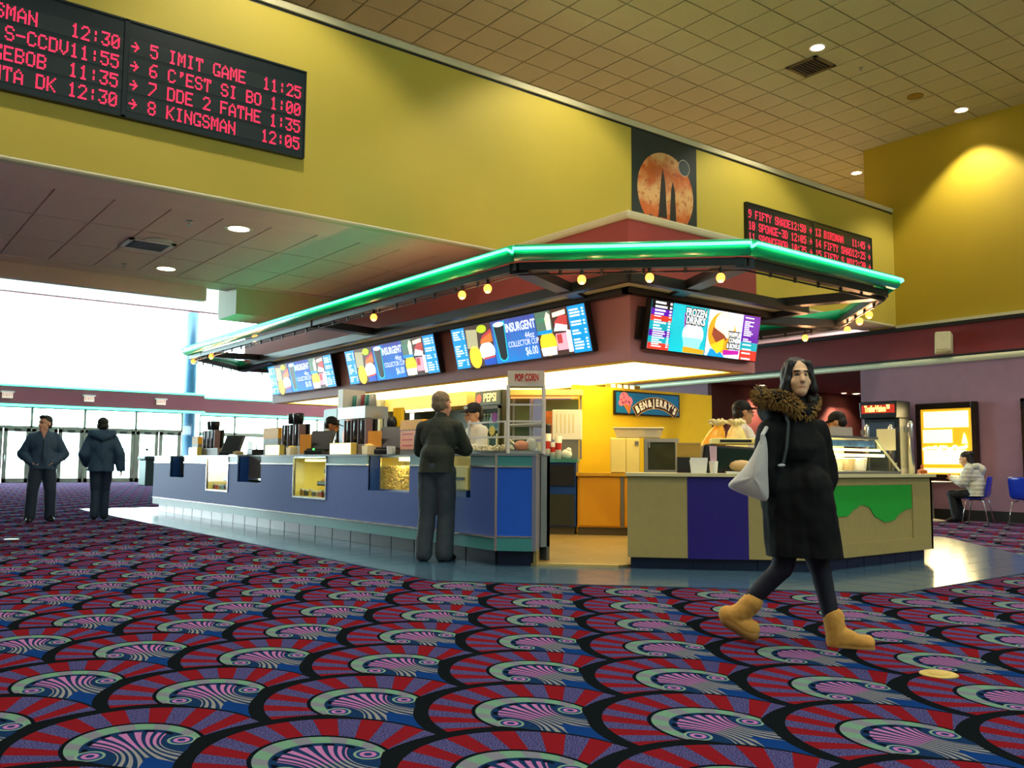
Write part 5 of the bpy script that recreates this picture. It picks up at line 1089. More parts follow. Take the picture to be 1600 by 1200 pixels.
# TrailerVision cabinet
_a = at(1347, 645, 0, UW-.66).y; _b = at(1403, 645, 0, UW-.66).y; tv = thing('trailer_screen_cabinet', 'black TrailerVision video cabinet with glowing header', 'video cabinet', FU(UW-.7, _a, 0)); W = _a-_b
obj('body', MB().box(0, 0, -.6, W, 2.0, -.08), m_black2, tv, bevel=.02); obj('header', MB().prism([(0, 0), (W, 0), (W+.02, .34), (-.02, .34)], -.5, .04, T(0, 2.0, 0)), m_black2, tv, bevel=.02)
obj('header_face', MB().box(.04, 2.1, .04, W-.02, 2.27, .05), mat('header_red', (206, 40, 16), emit=.35, erg=(225, 50, 10), noise=0), tv); tag(obj('lettering', text_mb('TrailerVision™', .16, bold=.006), mat('letter_glow', (255, 240, 120), emit=2.2, noise=0), tv, M=T(W/2, 2.185, .055) @ Matrix.Diagonal((.72*W, 1.1, 1, 1))), 'yellow TrailerVision lettering')
obj('screen', MB().box(.1, 1.2, -.08, W-.1, 1.92, -.07), mat('dim_screen', (54, 70, 84), .15, emit=.25), tv); obj('shelf', MB().box(.05, 1.05, -.08, W-.05, 1.1, .1), m_black2, tv)
# table, chairs
_p = at(1461, 812, 2, 0); tx, ty = 16.66, 8.56
tb = thing('cafe_table', 'small round grey pedestal cafe table with an orange bag', 'table', (tx, ty, 0)); tag(tb, 'small round grey pedestal table by the glowing poster case'); obj('top', MB().lathe([(.36, .72), (.38, .735), (.38, .75), (.02, .755)], 28), mat('grey_laminate', (150, 146, 140), .35), tb); obj('pedestal', MB().lathe([(.055, .03), (.05, .7), (.09, .72)], 14), mat('pale_steel', (170, 166, 155), .4, metal=.4), tb, smooth=True); obj('base', MB().lathe([(.24, 0), (.24, .02), (.06, .05)], 20), mat('pale_steel'), tb)
t = thing('handbag', 'orange brown handbag on the pedestal table', 'bag', T(tx-.05, ty+.12, .756) @ RZ(.6)); obj('body', MB().prism([(-.2, -.07), (.2, -.07), (.22, .07), (-.22, .07)], 0, .22), mat('tan_leather', (196, 98, 30), .5, noise=.1), t, bevel=.03); obj('strap', MB().tube([(-.14, 0, .2), (-.12, 0, .3), (.12, 0, .3), (.14, 0, .2)], .01, 6), mat('tan_leather'), t); obj('clasp', MB().box(-.03, -.085, .12, .03, -.07, .16), m_chrome, t)
def chair(M, lab):
    t = thing('cafe_chair', lab, 'chair', M, 'blue cafe chairs along the mauve wall'); m_sh = mat('cobalt_shell', (22, 56, 190), .2, noise=.03)
    # shell: seat facing local -x, back at +x
    vs = []; prof = [(-.2, .445), (-.1, .44), (.05, .44), (.14, .455), (.19, .52), (.215, .62), (.235, .74), (.25, .86)]
    for k, (x, z) in enumerate(prof):
        wd_ = .21 if k < 4 else .2-.0*k
        for y in (-1, -.5, 0, .5, 1): vs.append((x-(.02*y*y if k > 4 else 0), y*wd_*(1-.05*(k == 7)), z+(.01*y*y if k < 4 else 0)))
    mb = MB().add(vs, [(i*5+j, i*5+j+1, (i+1)*5+j+1, (i+1)*5+j) for i in range(7) for j in range(4)])
    s = obj('shell', mb, m_sh, t, smooth=True); sm = s.modifiers.new('solid', 'SOLIDIFY'); sm.thickness = .014; ss = s.modifiers.new('sub', 'SUBSURF'); ss.levels = 1; ss.render_levels = 1
    for sx, sy in ((-1, -1), (-1, 1), (1, -1), (1, 1)): obj('leg', MB().tube([(sx*.06, sy*.12, .43), (sx*.15, sy*.17, .41), (sx*.22, sy*.2, .0)], .011, 8), m_chrome, t, smooth=True)
    obj('cross_bar', MB().tube([(-.06, -.12, .43), (.06, .12, .43)], .009, 6), m_chrome, t)
    return t
ch1 = chair(T(16.8, 7.76, 0) @ RZ(math.radians(-80)), 'blue shell chair under the woman in the white jacket')
dup(ch1, T(16.9, 6.95, 0) @ RZ(math.radians(160)), 'empty blue shell chair lit by the blue poster case')
t = thing('cafe_table', 'pedestal cafe table beside the empty blue chair', 'table', (16.55, 6.25, 0)); obj('top', MB().lathe([(.36, .72), (.38, .735), (.38, .75), (.02, .755)], 28), mat('grey_laminate'), t); obj('pedestal', MB().lathe([(.055, .03), (.05, .7), (.09, .72)], 14), mat('pale_steel'), t, smooth=True); obj('base', MB().lathe([(.24, 0), (.24, .02), (.06, .05)], 20), mat('pale_steel'), t)

# ================================================================ people
from mathutils import noise as mnoise
def cap_(mb, p, q, r1, r2, n=14):
    p, q = Vector(p), Vector(q); d = q-p
    if d.length < 1e-5: d = Vector((0, 0, 1e-4))
    dn = d.normalized(); pts, rr = [], []
    for a in (-1.0, -.92, -.7, -.38): pts.append(p+dn*r1*a); rr.append(max(.0015, r1*math.sqrt(max(0, 1-a*a))))
    pts += [p, q]; rr += [r1, r2]
    for a in (.38, .7, .92, 1.0): pts.append(q+dn*r2*a); rr.append(max(.0015, r2*math.sqrt(max(0, 1-a*a))))
    mb.tube(pts, rr, n)
class Fig:
    """a layer of overlapping volumes fused into one continuous skin"""
    def __init__(s): s.mb = MB()
    def c(s, p, q, r1, r2=None): cap_(s.mb, p, q, r1, r1 if r2 is None else r2); return s
    def e(s, c, r, M=None): s.mb.ell(c, r, M, 18, 12); return s
    def fuse(s, name, voxel, m, parent=None, M=None, fold=0, fscale=9, smooth=3, quilt=0, paint=None, seed=0):
        me = s.mb.mesh('tmp'); o = bpy.data.objects.new('tmp', me); COL.objects.link(o)
        rm = o.modifiers.new('r', 'REMESH'); rm.mode = 'VOXEL'; rm.voxel_size = voxel
        sm = o.modifiers.new('s', 'SMOOTH'); sm.factor = .5; sm.iterations = smooth
        dg = bpy.context.evaluated_depsgraph_get(); out = bpy.data.meshes.new_from_object(o.evaluated_get(dg))
        bpy.data.objects.remove(o); bpy.data.meshes.remove(me)
        out.name = name; out.materials.clear()
        mats_ = m if isinstance(m, list) else [m]
        for q in mats_: out.materials.append(q)
        if fold or quilt:
            nv = len(out.vertices); co = np.empty(nv*3, np.float32); no = np.empty(nv*3, np.float32); out.vertices.foreach_get('co', co); out.vertices.foreach_get('normal', no); co = co.reshape(-1, 3); no = no.reshape(-1, 3)
            dsp = np.zeros(nv)
            if fold: dsp += fold*np.array([mnoise.noise(Vector((float(p[0])*fscale+seed, float(p[1])*fscale, float(p[2])*fscale*.55)))+.5*mnoise.noise(Vector((float(p[0])*fscale*2.3, float(p[1])*fscale*2.3+seed, float(p[2])*fscale*1.6))) for p in co])
            if quilt: dsp += quilt*(np.abs(np.sin(co[:, 2]*PI/.075))**.5-.6)
            out.vertices.foreach_set('co', (co+no*dsp[:, None]).astype(np.float32).ravel()); out.update()
        if paint:
            nf = len(out.polygons); ce_ = np.empty(nf*3, np.float32); out.polygons.foreach_get('center', ce_); ce_ = ce_.reshape(-1, 3); mi = np.zeros(nf, np.int32)
            for idx, c, r in paint: mi[(((ce_-np.array(c))/np.array(r))**2).sum(1) < 1] = idx
            out.polygons.foreach_set('material_index', mi)
        out.polygons.foreach_set('use_smooth', np.ones(len(out.polygons), bool))
        ob = bpy.data.objects.new(name, out); COL.objects.link(ob)
        if parent is not None: ob.parent = parent
        if M is not None: ob.matrix_world = M
        return ob
def hand(F, w, d, side, s=1.0, curl=.5):
    """palm and five fingers; w wrist, d direction, side = thumb direction"""
    w, d, side = Vector(w), Vector(d).normalized(), Vector(side); side = (side-d*side.dot(d)).normalized(); nrm = d.cross(side)
    pe = w+d*.085*s
    F.c(w, w+d*.03*s, .026*s, .026*s)
    for k in range(4):
        o = side*(.03-.02*k)*s; L = (.072, .08, .074, .058)[k]*s
        F.c(w+d*.02*s+o*.6, pe+o, .014*s, .0115*s)
        a = pe+o; b = a+(d*math.cos(curl)+nrm*math.sin(curl))*L*.55; c = b+(d*math.cos(curl*2.2)+nrm*math.sin(curl*2.2))*L*.5
        F.c(a, b, .0105*s, .0098*s); F.c(b, c, .0098*s, .0088*s)
    a = w+d*.03*s+side*.025*s; b = a+(d*.55+side*.8).normalized()*.045*s; c = b+(d*.9+side*.3+nrm*.3).normalized()*.035*s
    F.c(a, b, .014*s, .012*s); F.c(b, c, .012*s, .01*s)
def head(F, c, yaw, tilt=0, s=1.0, w=1.0):
    """head prims about centre c, facing local +Y turned by yaw; returns transform"""
    Mh = T(*c) @ RZ(yaw) @ RX(tilt) @ Matrix.Scale(s, 4); R3 = (RZ(yaw) @ RX(tilt))
    P = lambda x, y, z: Mh @ Vector((x, y, z))
    F.e(P(0, -.012, .028), (.078*w*s, .096*s, .092*s), R3); F.e(P(0, .02, -.03), (.066*w*s, .078*s, .088*s), R3); F.e(P(0, .052, -.085), (.04*w*s, .04*s, .036*s), R3)
    F.c(P(0, .088, .012), P(0, .106, -.028), .011*s, .015*s); F.e(P(0, .08, -.065), (.027*s, .016*s, .014*s), R3); F.e(P(.0, .082, .03), (.05*s, .018*s, .012*s), R3)
    for q in (-1, 1): F.e(P(q*.078*w, -.008, -.005), (.012*s, .022*s, .034*s), R3); F.e(P(q*.036, .056, -.032), (.026*s, .024*s, .026*s), R3)
    return Mh
def face_paint(Mh, brow=True):
    pt = []
    for q in (-1, 1):
        pt.append((1, tuple(Mh @ Vector((q*.032, .09, .006))), (.017, .025, .0075)))
        if brow: pt.append((1, tuple(Mh @ Vector((q*.034, .093, .03))), (.024, .025, .005)))
    pt.append((2, tuple(Mh @ Vector((0, .1, -.066))), (.026, .025, .009)))
    return pt
def skinmats(key, rgb): return [mat('skin_'+key, rgb, .55, noise=.04, nscale=20), mat('eye_dark', (26, 18, 16), .4, noise=0), mat('lip_'+key, tuple(int(c*.72) if k else int(c*.85) for k, c in enumerate(rgb)), .5, noise=0)]
def hairdo(Mh, m, parent, style='short', vox=.008):
    F = Fig(); R3 = Mh.to_3x3().normalized().to_4x4(); s = Mh.to_scale().x
    P = lambda x, y, z: Mh @ Vector((x, y, z))
    F.e(P(0, -.026, .052), (.083*s, .094*s, .082*s), R3); F.e(P(0, -.05, .0), (.078*s, .066*s, .075*s), R3)
    if style == 'front': F.e(P(0, .04, .1), (.06*s, .05*s, .032*s), R3)
    if style == 'long':
        for q in (-1, 1): F.c(P(q*.06, -.02, .04), P(q*.075, .0, -.16), .035*s, .04*s); F.c(P(q*.05, .05, .085), P(q*.082, .03, -.08), .022*s, .03*s)
        F.c(P(0, -.06, .0), P(0, -.06, -.2), .07*s, .06*s)
    if style == 'bun': F.e(P(0, -.11, .06), (.05*s, .05*s, .05*s)); F.e(P(0, -.06, -.06), (.07*s, .05*s, .06*s), R3)
    return F.fuse('hair', vox, m, parent, fold=.006, fscale=40, smooth=2)
def cap_hat(Mh, parent, m, s=1.0, logo=False):
    c = obj('cap', MB().ell((0, -.015, .055), (.088, .102, .085), None, 20, 12), m, parent, smooth=True, M=Mh)
    b = MB(); vs = []
    for k in range(13):
        a = -1.15+2.3*k/12; vs += [(.082*math.sin(a), .075*math.cos(a)+.0, .062), (.088*math.sin(a), .17*math.cos(a)+.0, .05), ]
    b.add(vs+[(x, y, z-.008) for x, y, z in vs], [(2*k, 2*k+1, 2*k+3, 2*k+2) for k in range(12)]+[(26+2*k, 26+2*k+2, 26+2*k+3, 26+2*k+1) for k in range(12)]+[(2*k+1, 26+2*k+1, 26+2*k+3, 2*k+3) for k in range(12)])
    obj('brim', b, m, c, smooth=True)
    if logo: obj('cap_badge', MB().box(-.035, .083, .075, .035, .09, .105), m_wht, c)
def humanoid(name, label, M, J, skin, top, legs, shoe, bulk=.02, leg_bulk=.015, hy=0, htilt=0, hs=1.0, hem=None, hairm=None, style='short', capm=None, sleeves='long', cat='person', fold=.008, quilt=0, hands=True, thumb=None, curl=.6, vox=.0085, collar=True, logo=False, shoulders=.0, belly=0):
    D = dict(pelvis=(0, 0, .97), waist=(0, .0, 1.1), chest=(0, .0, 1.3), neck=(0, -.01, 1.47), head=(0, .03, 1.63),
             ls=(-.175, 0, 1.395), rs=(.175, 0, 1.395), le=(-.25, -.03, 1.14), re=(.25, -.03, 1.14), lw=(-.26, .06, .9), rw=(.26, .06, .9),
             lh=(-.09, 0, .93), rh=(.09, 0, .93), lk=(-.1, .03, .5), rk=(.1, .03, .5), la=(-.11, -.02, .09), ra=(.11, -.02, .09), lt=(-.13, .15, .035), rt=(.13, .15, .035))
    D.update(J); J = {k: Vector(v) for k, v in D.items()}
    B = Fig(); Mh = head(B, J['head'], hy, htilt, hs*1.13)
    B.c(J['neck'], J['head']-Vector((0, .03, .05)), .056, .052); B.e(J['chest'], (.16, .1, .19)); B.e(J['waist'], (.14+belly*.4, .1+belly*.5, .15)); B.e(J['pelvis'], (.155, .11, .13)); B.c(J['ls'], J['rs'], .055); B.c(J['chest'], J['neck'], .1, .06); B.c(J['waist'], J['pelvis'], .12, .12); B.c(J['chest'], J['waist'], .12, .11)
    for q in 'lr':
        B.c(J[q+'s'], J[q+'e'], .05, .042); B.c(J[q+'e'], J[q+'w'], .041, .028); B.c(J[q+'h'], J[q+'k'], .08, .055); B.c(J[q+'k'], J[q+'a'], .053, .038); B.c(J[q+'a'], J[q+'t'], .035, .028)
        if hands:
            d = J[q+'w']-J[q+'e']; sd = Vector((0, 1, .0)) if thumb is None else Vector(thumb)
            hand(B, J[q+'w'], d, sd if q == 'r' else sd, 1.0, curl if q == 'l' else -curl)
    body = B.fuse(name, vox, skin, None, M, smooth=2, paint=face_paint(Mh))
    tag(body, label, cat)
    Tp = Fig(); b = bulk
    Tp.e(J['chest'], (.165+b+shoulders, .105+b, .2+b*.5)); Tp.e(J['waist'], (.15+b+belly*.5, .108+b+belly, .17)); Tp.c(J['ls'], J['rs'], .06+b*.35); Tp.c(J['neck']-Vector((0, 0, .02)), J['ls'], .07+b*.3, .06+b*.35); Tp.c(J['neck']-Vector((0, 0, .02)), J['rs'], .07+b*.3, .06+b*.35); Tp.c(J['chest'], J['neck'], .105+b*.7, .06+b*.5); Tp.c(J['chest'], J['waist'], .12+b, .115+b)
    if hem is None: hem = J['pelvis'].z-.06
    hz = Vector((J['pelvis'].x, J['pelvis'].y, hem-.06))
    for sx in (-1, 1): Tp.c(J['waist']+Vector((sx*.05, 0, 0)), hz+Vector((sx*.06, -.01, 0)), .11+b*.8, .115+b*.75)
    for q in 'lr':
        Tp.c(J[q+'s'], J[q+'e'], .06+b*.5, .052+b*.7)
        if sleeves == 'long': Tp.c(J[q+'e'], J[q+'w'], .05+b*.8, .037+b*.6)
    if collar: Tp.c(J['neck']+Vector((0, -.01, -.02)), J['neck']+Vector((0, .0, .035)), .072+b*.3, .068+b*.2)
    tp = Tp.fuse('jacket' if bulk > .03 else 'shirt', .011, top, body, fold=fold, quilt=quilt, seed=hash(label) % 50)
    bmh = bmesh.new(); bmh.from_mesh(tp.data); bmesh.ops.bisect_plane(bmh, geom=bmh.verts[:]+bmh.edges[:]+bmh.faces[:], plane_co=(0, 0, hem), plane_no=(0, 0, -1), clear_outer=True); bmh.to_mesh(tp.data); bmh.free()
    Lg = Fig(); lb = leg_bulk; Lg.e(J['pelvis'], (.155+lb, .108+lb*.6, .13))
    for q in 'lr': Lg.c(J[q+'h'], J[q+'k'], .088+lb, .064+lb); Lg.c(J[q+'k'], J[q+'a']+Vector((0, 0, .0)), .06+lb, .052+lb*1.3); Lg.c(J['pelvis'], J[q+'h'], .1+lb*.5, .09+lb)
    Lg.fuse('trousers', .011, legs, body, fold=fold*.8, fscale=12, seed=3)
    for q in 'lr':
        S = Fig(); a, t_ = J[q+'a'], J[q+'t']; hl = a+(a-t_).normalized()*.035; hl.z = a.z-.045; S.c(a+Vector((0, 0, -.005)), hl+Vector((0, 0, .0)), .045, .04); S.c(hl, t_, .042, .036); S.c(a, t_, .045, .035)
        S.fuse('shoe', .01, shoe, body, smooth=2)
    if capm: cap_hat(Mh, body, capm, logo=logo)
    if hairm: hairdo(Mh, hairm, body, style)
    return body, J, Mh
def face(dx, dy): return RZ(math.atan2(-dx, dy))
m_jean = mat('dark_jeans', (46, 62, 76), .8, noise=.12, nscale=15); m_navy = mat('navy_cloth', (28, 46, 70), .75, noise=.1, nscale=18); m_blkshoe = mat('black_shoe', (16, 16, 18), .4, noise=.03)
m_hairb = mat('dark_hair', (28, 22, 18), .55, noise=.15, nscale=60); m_hairg = mat('greying_brown_hair', (124, 106, 84), .6, noise=.2, nscale=60)
sk1 = skinmats('fair', (206, 150, 124)); sk2 = skinmats('tan', (168, 112, 80)); sk3 = skinmats('warm', (200, 150, 110))
m_coat = mat('navy_jacket', (50, 74, 100), .7, noise=.12, nscale=14); m_coat2 = mat('dark_blue_parka', (42, 68, 94), .75, noise=.12, nscale=14)

# two men near the entrance
b_, J_, Mh_ = humanoid('person', 'man in an open-collared navy jacket walking from the doors, hands in pockets', T(2.88, 16.6, 0) @ face(-.2, -1), dict(le=(-.3, -.07, 1.13), re=(.3, -.07, 1.13), lw=(-.15, .06, .98), rw=(.15, .06, .98), lk=(-.13, .03, .5), rk=(.13, .05, .5), la=(-.14, -.04, .09), ra=(.15, .04, .09), lt=(-.19, .12, .035), rt=(.17, .2, .035)), sk1, m_coat, mat('black_trousers', (40, 52, 70), .8), m_blkshoe, bulk=.055, leg_bulk=.03, hy=-.75, hem=.88, hairm=m_hairb, style='front', hands=True, curl=.9, shoulders=.02)
obj('shirt_collar', flat([(-.05, 1.5), (.05, 1.5), (.0, 1.36)], 0), mat('skin_fair'), b_, M=T(0, .155, .02) @ RX(PI/2))
obj('zip', MB().box(-.006, .175, .95, .006, .19, 1.36), m_dark, b_)
b_, J_, Mh_ = humanoid('person', 'man in a dark hooded parka walking away towards the doors', T(3.8, 16.65, 0) @ face(.22, .98), dict(le=(-.28, -.05, 1.13), re=(.29, -.06, 1.13), lw=(-.22, .12, .97), rw=(.32, -.02, .87), lk=(-.07, .02, .5), rk=(.08, .08, .5), la=(-.07, -.12, .1), ra=(.08, .05, .09), lt=(-.09, .05, .035), rt=(.1, .22, .035)), sk2, m_coat2, m_navy, m_blkshoe, bulk=.06, leg_bulk=.02, hem=.84, hairm=m_hairb, shoulders=.03, curl=.7)
H = Fig(); H.c((-.17, -.08, 1.5), (.17, -.08, 1.5), .06, .06); H.c((-.16, -.1, 1.49), (0, -.17, 1.42), .07, .07); H.c((.16, -.1, 1.49), (0, -.17, 1.42), .07, .07); H.fuse('hood', .011, m_coat2, b_, fold=.012, fscale=20)

# customer at the counter
b_, J_, Mh_ = humanoid('person', 'customer in a dark green sweater leaning at the counter, seen from behind', T(5.1, 7.9, 0) @ face(.8, .6), dict(pelvis=(0, -.02, .98), waist=(0, 0, 1.1), chest=(0, .06, 1.31), neck=(0, .09, 1.48), head=(.0, .13, 1.65), ls=(-.19, .06, 1.4), rs=(.19, .07, 1.4), le=(-.26, .16, 1.16), re=(.27, .16, 1.17), lw=(-.16, .33, 1.19), rw=(.08, .31, 1.19), lk=(-.1, .0, .5), rk=(.1, .03, .5), la=(-.12, -.05, .09), ra=(.1, -.02, .09), lt=(-.17, .12, .035), rt=(.13, .17, .035)), sk1, mat('forest_sweater', (40, 46, 38), .85, noise=.1, nscale=30), mat('slate_jeans', (52, 62, 70), .8, noise=.12, nscale=14), m_blkshoe, bulk=.03, leg_bulk=.032, hy=-.3, hem=.93, hairm=m_hairg, shoulders=.02, belly=.02)
# staff
m_tee = mat('white_uniform', (236, 232, 222), .8, noise=.04); m_capb = mat('black_cap', (16, 16, 18), .7, noise=.05); m_blkt = mat('black_trousers')
arms = dict(le=(-.25, .08, 1.17), re=(.25, .08, 1.17), lw=(-.14, .3, 1.2), rw=(.12, .32, 1.2))
humanoid('person', 'worker in a white shirt and black cap bent over the back of the counter', T(6.5, 13.6, .03) @ face(.8, -.6), dict(arms, chest=(0, .05, 1.3), neck=(0, .1, 1.46), head=(0, .16, 1.6), ls=(-.19, .07, 1.4), rs=(.19, .07, 1.4)), sk2, m_tee, m_blkt, m_blkshoe, bulk=.018, hy=0, htilt=-.3, capm=m_capb, hairm=m_hairb)
humanoid('person', 'worker in a white shirt and black cap serving behind the popcorn case', T(6.42, 9.05, .03) @ face(-.95, .15), dict(arms, head=(0, .05, 1.6), neck=(0, .02, 1.44), lw=(-.2, .3, 1.18), rw=(.22, .28, 1.18)), sk3, m_tee, m_blkt, m_blkshoe, bulk=.018, hy=.1, htilt=-.15, capm=m_capb, hairm=m_hairb, logo=True)
b_, J_, Mh_ = humanoid('person', 'worker in a white tee and black cap behind the ice cream counter', T(8.72, 6.78, .03) @ face(.85, -.5), dict(arms), sk3, m_tee, m_blkt, m_blkshoe, bulk=.03, hy=0, capm=m_capb, hairm=m_hairb, sleeves='short', belly=.02)
obj('glasses', MB().tube([tuple(Mh_ @ Vector(p)) for p in ((-.08, .0, .008), (-.07, .09, .01), (-.035, .112, .005), (.0, .115, .01), (.035, .112, .005), (.07, .09, .01), (.08, .0, .008))], .004, 5), m_blk, b_)
humanoid('person', 'worker in a broad black cap beyond the sneeze guard', T(10.5, 6.5, .03) @ face(-.3, .95), dict(head=(0, .1, 1.56), neck=(0, .06, 1.42)), sk3, mat('dark_red_shirt', (90, 40, 34), .8), m_blkt, m_blkshoe, bulk=.018, htilt=-.35, capm=m_capb, hairm=m_hairb)

# seated woman
sd = Vector((-.5, .87, 0)); b_, J_, Mh_ = humanoid('person', 'woman in a white puffer jacket sitting at the pedestal table', T(16.79, 7.8, 0) @ face(-.17, .98), dict(pelvis=(0, -.04, .55), waist=(0, -.03, .68), chest=(0, .02, .86), neck=(0, .07, 1.03), head=(0, .13, 1.17), ls=(-.18, .04, .98), rs=(.18, .04, .98), le=(-.24, .14, .74), re=(.24, .14, .74), lw=(-.09, .33, .81), rw=(.09, .33, .81), lh=(-.09, .02, .54), rh=(.09, .02, .54), lk=(-.1, .38, .52), rk=(.1, .38, .52), la=(-.1, .3, .1), ra=(.1, .24, .1), lt=(-.11, .44, .035), rt=(.11, .4, .035)), sk3, mat('white_puffer', (206, 204, 186), .6, noise=.04), mat('black_leggings', (20, 20, 24), .7), m_blkshoe, bulk=.055, leg_bulk=.015, hem=.5, htilt=-.35, hairm=m_hairb, style='bun', quilt=.01, fold=.006)
H = Fig(); H.c((-.12, -.06, 1.04), (.12, -.06, 1.04), .06, .06); H.c((0, -.12, .98), (0, -.1, .9), .09, .07); H.fuse('hood', .011, mat('white_puffer'), b_, fold=.01, fscale=20)

# ---------------------------------------------------------------- woman walking in the foreground
W0 = Vector((4.53, 3.06, 0)); wd_ = Vector((.5, -.866, 0)); wn = Vector((.866, .5, 0))     # wn points away from the camera
def wp(x, y, off=0):
    d = ray(x, y); o = Vector((0, 0, CAMH)); P0 = W0+wn*off; return o+d*((P0-o).dot(wn)/d.dot(wn))
hc = wp(1246, 591); yawW = math.atan2(-(-.78), -.62)      # face turned towards the camera
B = Fig(); Mh = head(B, hc, math.atan2(.62, -.78), .06, .98, .95)
nk = wp(1240, 640); ch_ = wp(1240, 700); ws = wp(1244, 752); pv = wp(1246, 800)
rs, ls = wp(1203, 678, -.1), wp(1274, 676, .1); re, le = wp(1196, 742, -.15), wp(1290, 744, .12); rw, lw = wp(1226, 784, -.1), wp(1274, 794, .05)
rh, lh = wp(1238, 806, -.06), wp(1256, 806, .07); rk, lk = wp(1222, 888, -.06), wp(1282, 890, .07); ra, la = wp(1162, 948, -.06), wp(1303, 985, .06)
rt, lt = wp(1170, 980, -.06), wp(1350, 1008, .06)
skw = skinmats('woman', (216, 176, 138))
B.c(nk, hc-Vector((0, 0, .06)), .05, .045); B.c(ch_, nk, .1, .06); B.c(ch_, ws, .11, .1); B.c(ws, pv, .1, .13); B.c(rs, ls, .05)
for a, b, c, d, e, f, g in ((rs, re, rw, rh, rk, ra, rt), (ls, le, lw, lh, lk, la, lt)):
    B.c(a, b, .045, .038); B.c(b, c, .036, .026); B.c(pv, d, .1, .085); B.c(d, e, .082, .054); B.c(e, f, .052, .036); B.c(f, g, .034, .028); hand(B, c, (c-b), wd_, .92, .8)
wo = B.fuse('person', .0065, skw, None, None, smooth=2, paint=face_paint(Mh)); tag(wo, 'woman in a long black parka and tan boots striding past the stand', 'person')
m_parka = mat('black_parka', (11, 15, 17), .75, noise=.1, nscale=12, spec=.15)
K = Fig(); Cc = Fig()
K.c(ch_, nk, .17, .085); K.c(rs, ls, .085); K.c(ch_, ws, .15, .14); K.c(wp(1222, 700), wp(1226, 790), .12, .13); K.c(wp(1262, 700), wp(1264, 790), .11, .125)
for x0, x1 in ((1224, 1229), (1246, 1257), (1264, 1287)):
    for o in (-.06, .06): K.c(wp(x0, 760, o), wp(x1, 888, o), .13, .115)
K.c(rs, re, .085, .078); K.c(re, rw, .078, .06); K.c(ls, le, .085, .075); K.c(le, lw, .075, .055)
K.c(nk-Vector((0, 0, .03)), nk+Vector((0, 0, .03)), .085, .08)
co_ = K.fuse('parka', .01, m_parka, wo, fold=.012, fscale=9, quilt=0, smooth=4)
# cut the hem flat
bmh = bmesh.new(); bmh.from_mesh(co_.data); hz = wp(1255, 868).z; bmesh.ops.bisect_plane(bmh, geom=bmh.verts[:]+bmh.edges[:]+bmh.faces[:], plane_co=(0, 0, hz), plane_no=(0, 0, -1), clear_outer=True); bmh.to_mesh(co_.data); bmh.free()
sm = co_.modifiers.new('lining', 'SOLIDIFY'); sm.thickness = .012
Hf = Fig(); rr = random.Random(2)
fur = MB()
def furline(pts, r, n_):
    for k in range(n_):
        t_ = rr.random()*(len(pts)-1); i = int(t_); p = Vector(pts[i]).lerp(Vector(pts[min(i+1, len(pts)-1)]), t_-i)
        d = Vector((rr.gauss(0, 1), rr.gauss(0, 1), rr.gauss(0, .9))).normalized(); fur.tube([p+d*r*.2, p+d*r*.8+Vector((0, 0, -.004)), p+d*r*1.35+Vector((0, 0, -.015))], [.007, .005, .001], 3)
fp_ = [wp(1187, 612, -.02), wp(1192, 622, -.1), wp(1212, 620, -.15), wp(1232, 626, -.14), wp(1245, 640, -.1)]; furline(fp_, .05, 1500)
fp2 = [wp(1187, 612, -.02), wp(1205, 618, .1), wp(1250, 622, .14), wp(1272, 622, .08), wp(1270, 636, -.02), wp(1258, 646, -.09)]; furline(fp2, .036, 1000)
tag(obj('fur_trim', fur, mat('tan_fur', (142, 112, 58), .9, noise=.3, nscale=40), wo), kind='stuff')
H = Fig(); 
for k in range(len(fp_)-1): H.c(fp_[k], fp_[k+1], .04)
for k in range(len(fp2)-1): H.c(fp2[k], fp2[k+1], .032)
H.c(wp(1200, 640, .05), wp(1215, 655, -.06), .07, .07); H.fuse('hood', .01, m_parka, wo, fold=.008, fscale=20)
hairdo(Mh, mat('black_hair', (16, 13, 13), .45, noise=.1, nscale=60), wo, 'long', .0075)
Lg = Fig()
for d, e, f in ((rh, rk, ra), (lh, lk, la)): Lg.c(pv, d, .1, .09); Lg.c(d, e, .09, .062); Lg.c(e, f, .06, .044)
Lg.fuse('leggings', .009, mat('navy_leggings', (12, 16, 32), .75, noise=.06), wo, fold=.004)
m_ugg = mat('tan_suede', (186, 140, 66), .9, noise=.1, nscale=25, bump=.2, bscale=200)
def boot(top, ankle, heel, toe, lab):
    S = Fig(); S.c(top, ankle, .062, .058); S.c(ankle, heel, .058, .05); S.c(heel+Vector((0, 0, .01)), toe+Vector((0, 0, .012)), .05, .048); S.c(ankle, (heel+toe)/2+Vector((0, 0, .03)), .055, .045)
    b = S.fuse('boot', .008, m_ugg, wo, fold=.005, fscale=18, smooth=3)
    tag(b, lab); So = Fig(); dd = Vector((0, 0, -.032)); 
    n_ = (toe-heel).normalized(); dn = -n_.cross(wn.cross(n_)).normalized() if False else Vector((0, 0, -1)); 
    So.c(heel+dd*.7, toe+dd*.7, .046, .045); so = So.fuse('sole', .009, mat('tan_sole', (150, 112, 56), .8), b, smooth=2)
boot(wp(1303, 966, .06), wp(1306, 988, .06), wp(1305, 1003, .06), wp(1355, 1008, .06), 'tan boot flat on the carpet')
boot(wp(1176, 940, -.06), wp(1158, 958, -.06), wp(1137, 962, -.06), wp(1174, 985, -.06), 'tan boot lifting off its heel')
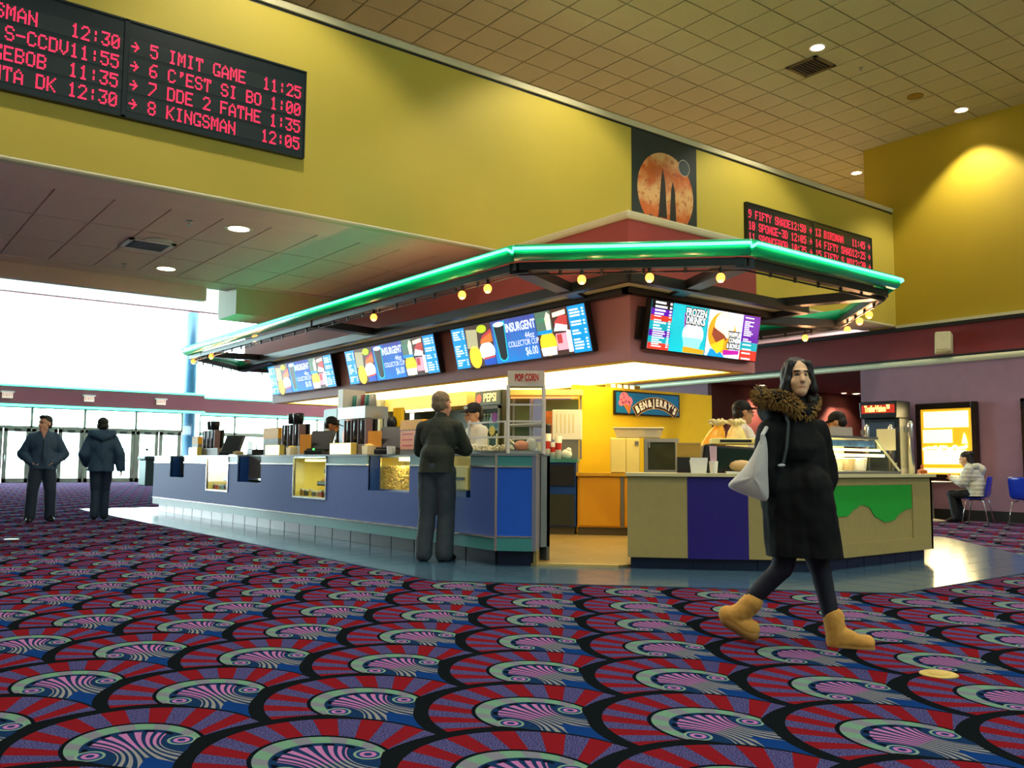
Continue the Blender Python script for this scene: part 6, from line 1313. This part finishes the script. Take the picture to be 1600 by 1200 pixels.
# shoulder strap and zip pulls
obj('bag_strap', MB().tube([wp(1226, 645, -.12), wp(1232, 660, -.165), wp(1229, 700, -.185), wp(1223, 728, -.19)], .009, 6), mat('grey_strap', (52, 64, 66), .5), wo)
obj('strap_buckle', MB().ell(wp(1221, 727, -.205), (.022, .022, .009)), mat('silver_buckle', (200, 215, 212), .2, metal=.6, emit=.1), wo)
# carrier bag hung from her elbow
tb_ = thing('carrier_bag', 'pale translucent plastic carrier bag swinging from the woman\'s arm', 'bag', (0, 0, 0))
o_ = -.22
outl = [(1194, 672), (1186, 690), (1176, 712), (1162, 732), (1146, 748), (1136, 757), (1139, 763), (1152, 769), (1168, 775), (1184, 781), (1197, 785), (1202, 779), (1201, 760), (1200, 735), (1200, 710), (1199, 690)]
ov = [wp(x, y, o_) for x, y in outl]; cb_ = wp(1180, 745, o_); NB = len(ov); mb = MB(); vs = []; RB = (1.0, .93, .78, .55, .28)
for sg_ in (-1, 1):
    for t_ in RB:
        for k, q in enumerate(ov):
            th_ = .085*math.sqrt(max(0, 1-t_*t_))*(1-.55*max(0, (q.z-cb_.z)/.3)*t_); wr = .009*math.sin(k*2.3+t_*4)*t_*(1-t_)*4
            vs.append(cb_.lerp(q, t_)+wn*sg_*(th_+wr))
    vs.append(cb_+wn*sg_*.088)
fs = []; st_ = len(RB)*NB+1
for h_ in range(2):
    o0 = h_*st_
    for r_ in range(len(RB)-1):
        for k in range(NB):
            f_ = (o0+r_*NB+k, o0+r_*NB+(k+1) % NB, o0+(r_+1)*NB+(k+1) % NB, o0+(r_+1)*NB+k); fs.append(f_ if h_ else f_[::-1])
    for k in range(NB):
        f_ = (o0+(len(RB)-1)*NB+k, o0+(len(RB)-1)*NB+(k+1) % NB, o0+st_-1); fs.append(f_ if h_ else f_[::-1])
for k in range(NB): fs.append((k, (k+1) % NB, st_+(k+1) % NB, st_+k))
bg_ = obj('bag', mb.add(vs, fs), glass('bag_film', (205, 212, 212), .15, .35, .5), tb_, smooth=True); ss = bg_.modifiers.new('sub', 'SUBSURF'); ss.levels = 1; ss.render_levels = 1
for q in (-.025, .02): obj('bag_handle', MB().tube([wp(1190, 695, o_+q), wp(1191, 680, o_+q), wp(1198, 668, -.16+q)], .012, 6), glass('bag_film'), tb_)
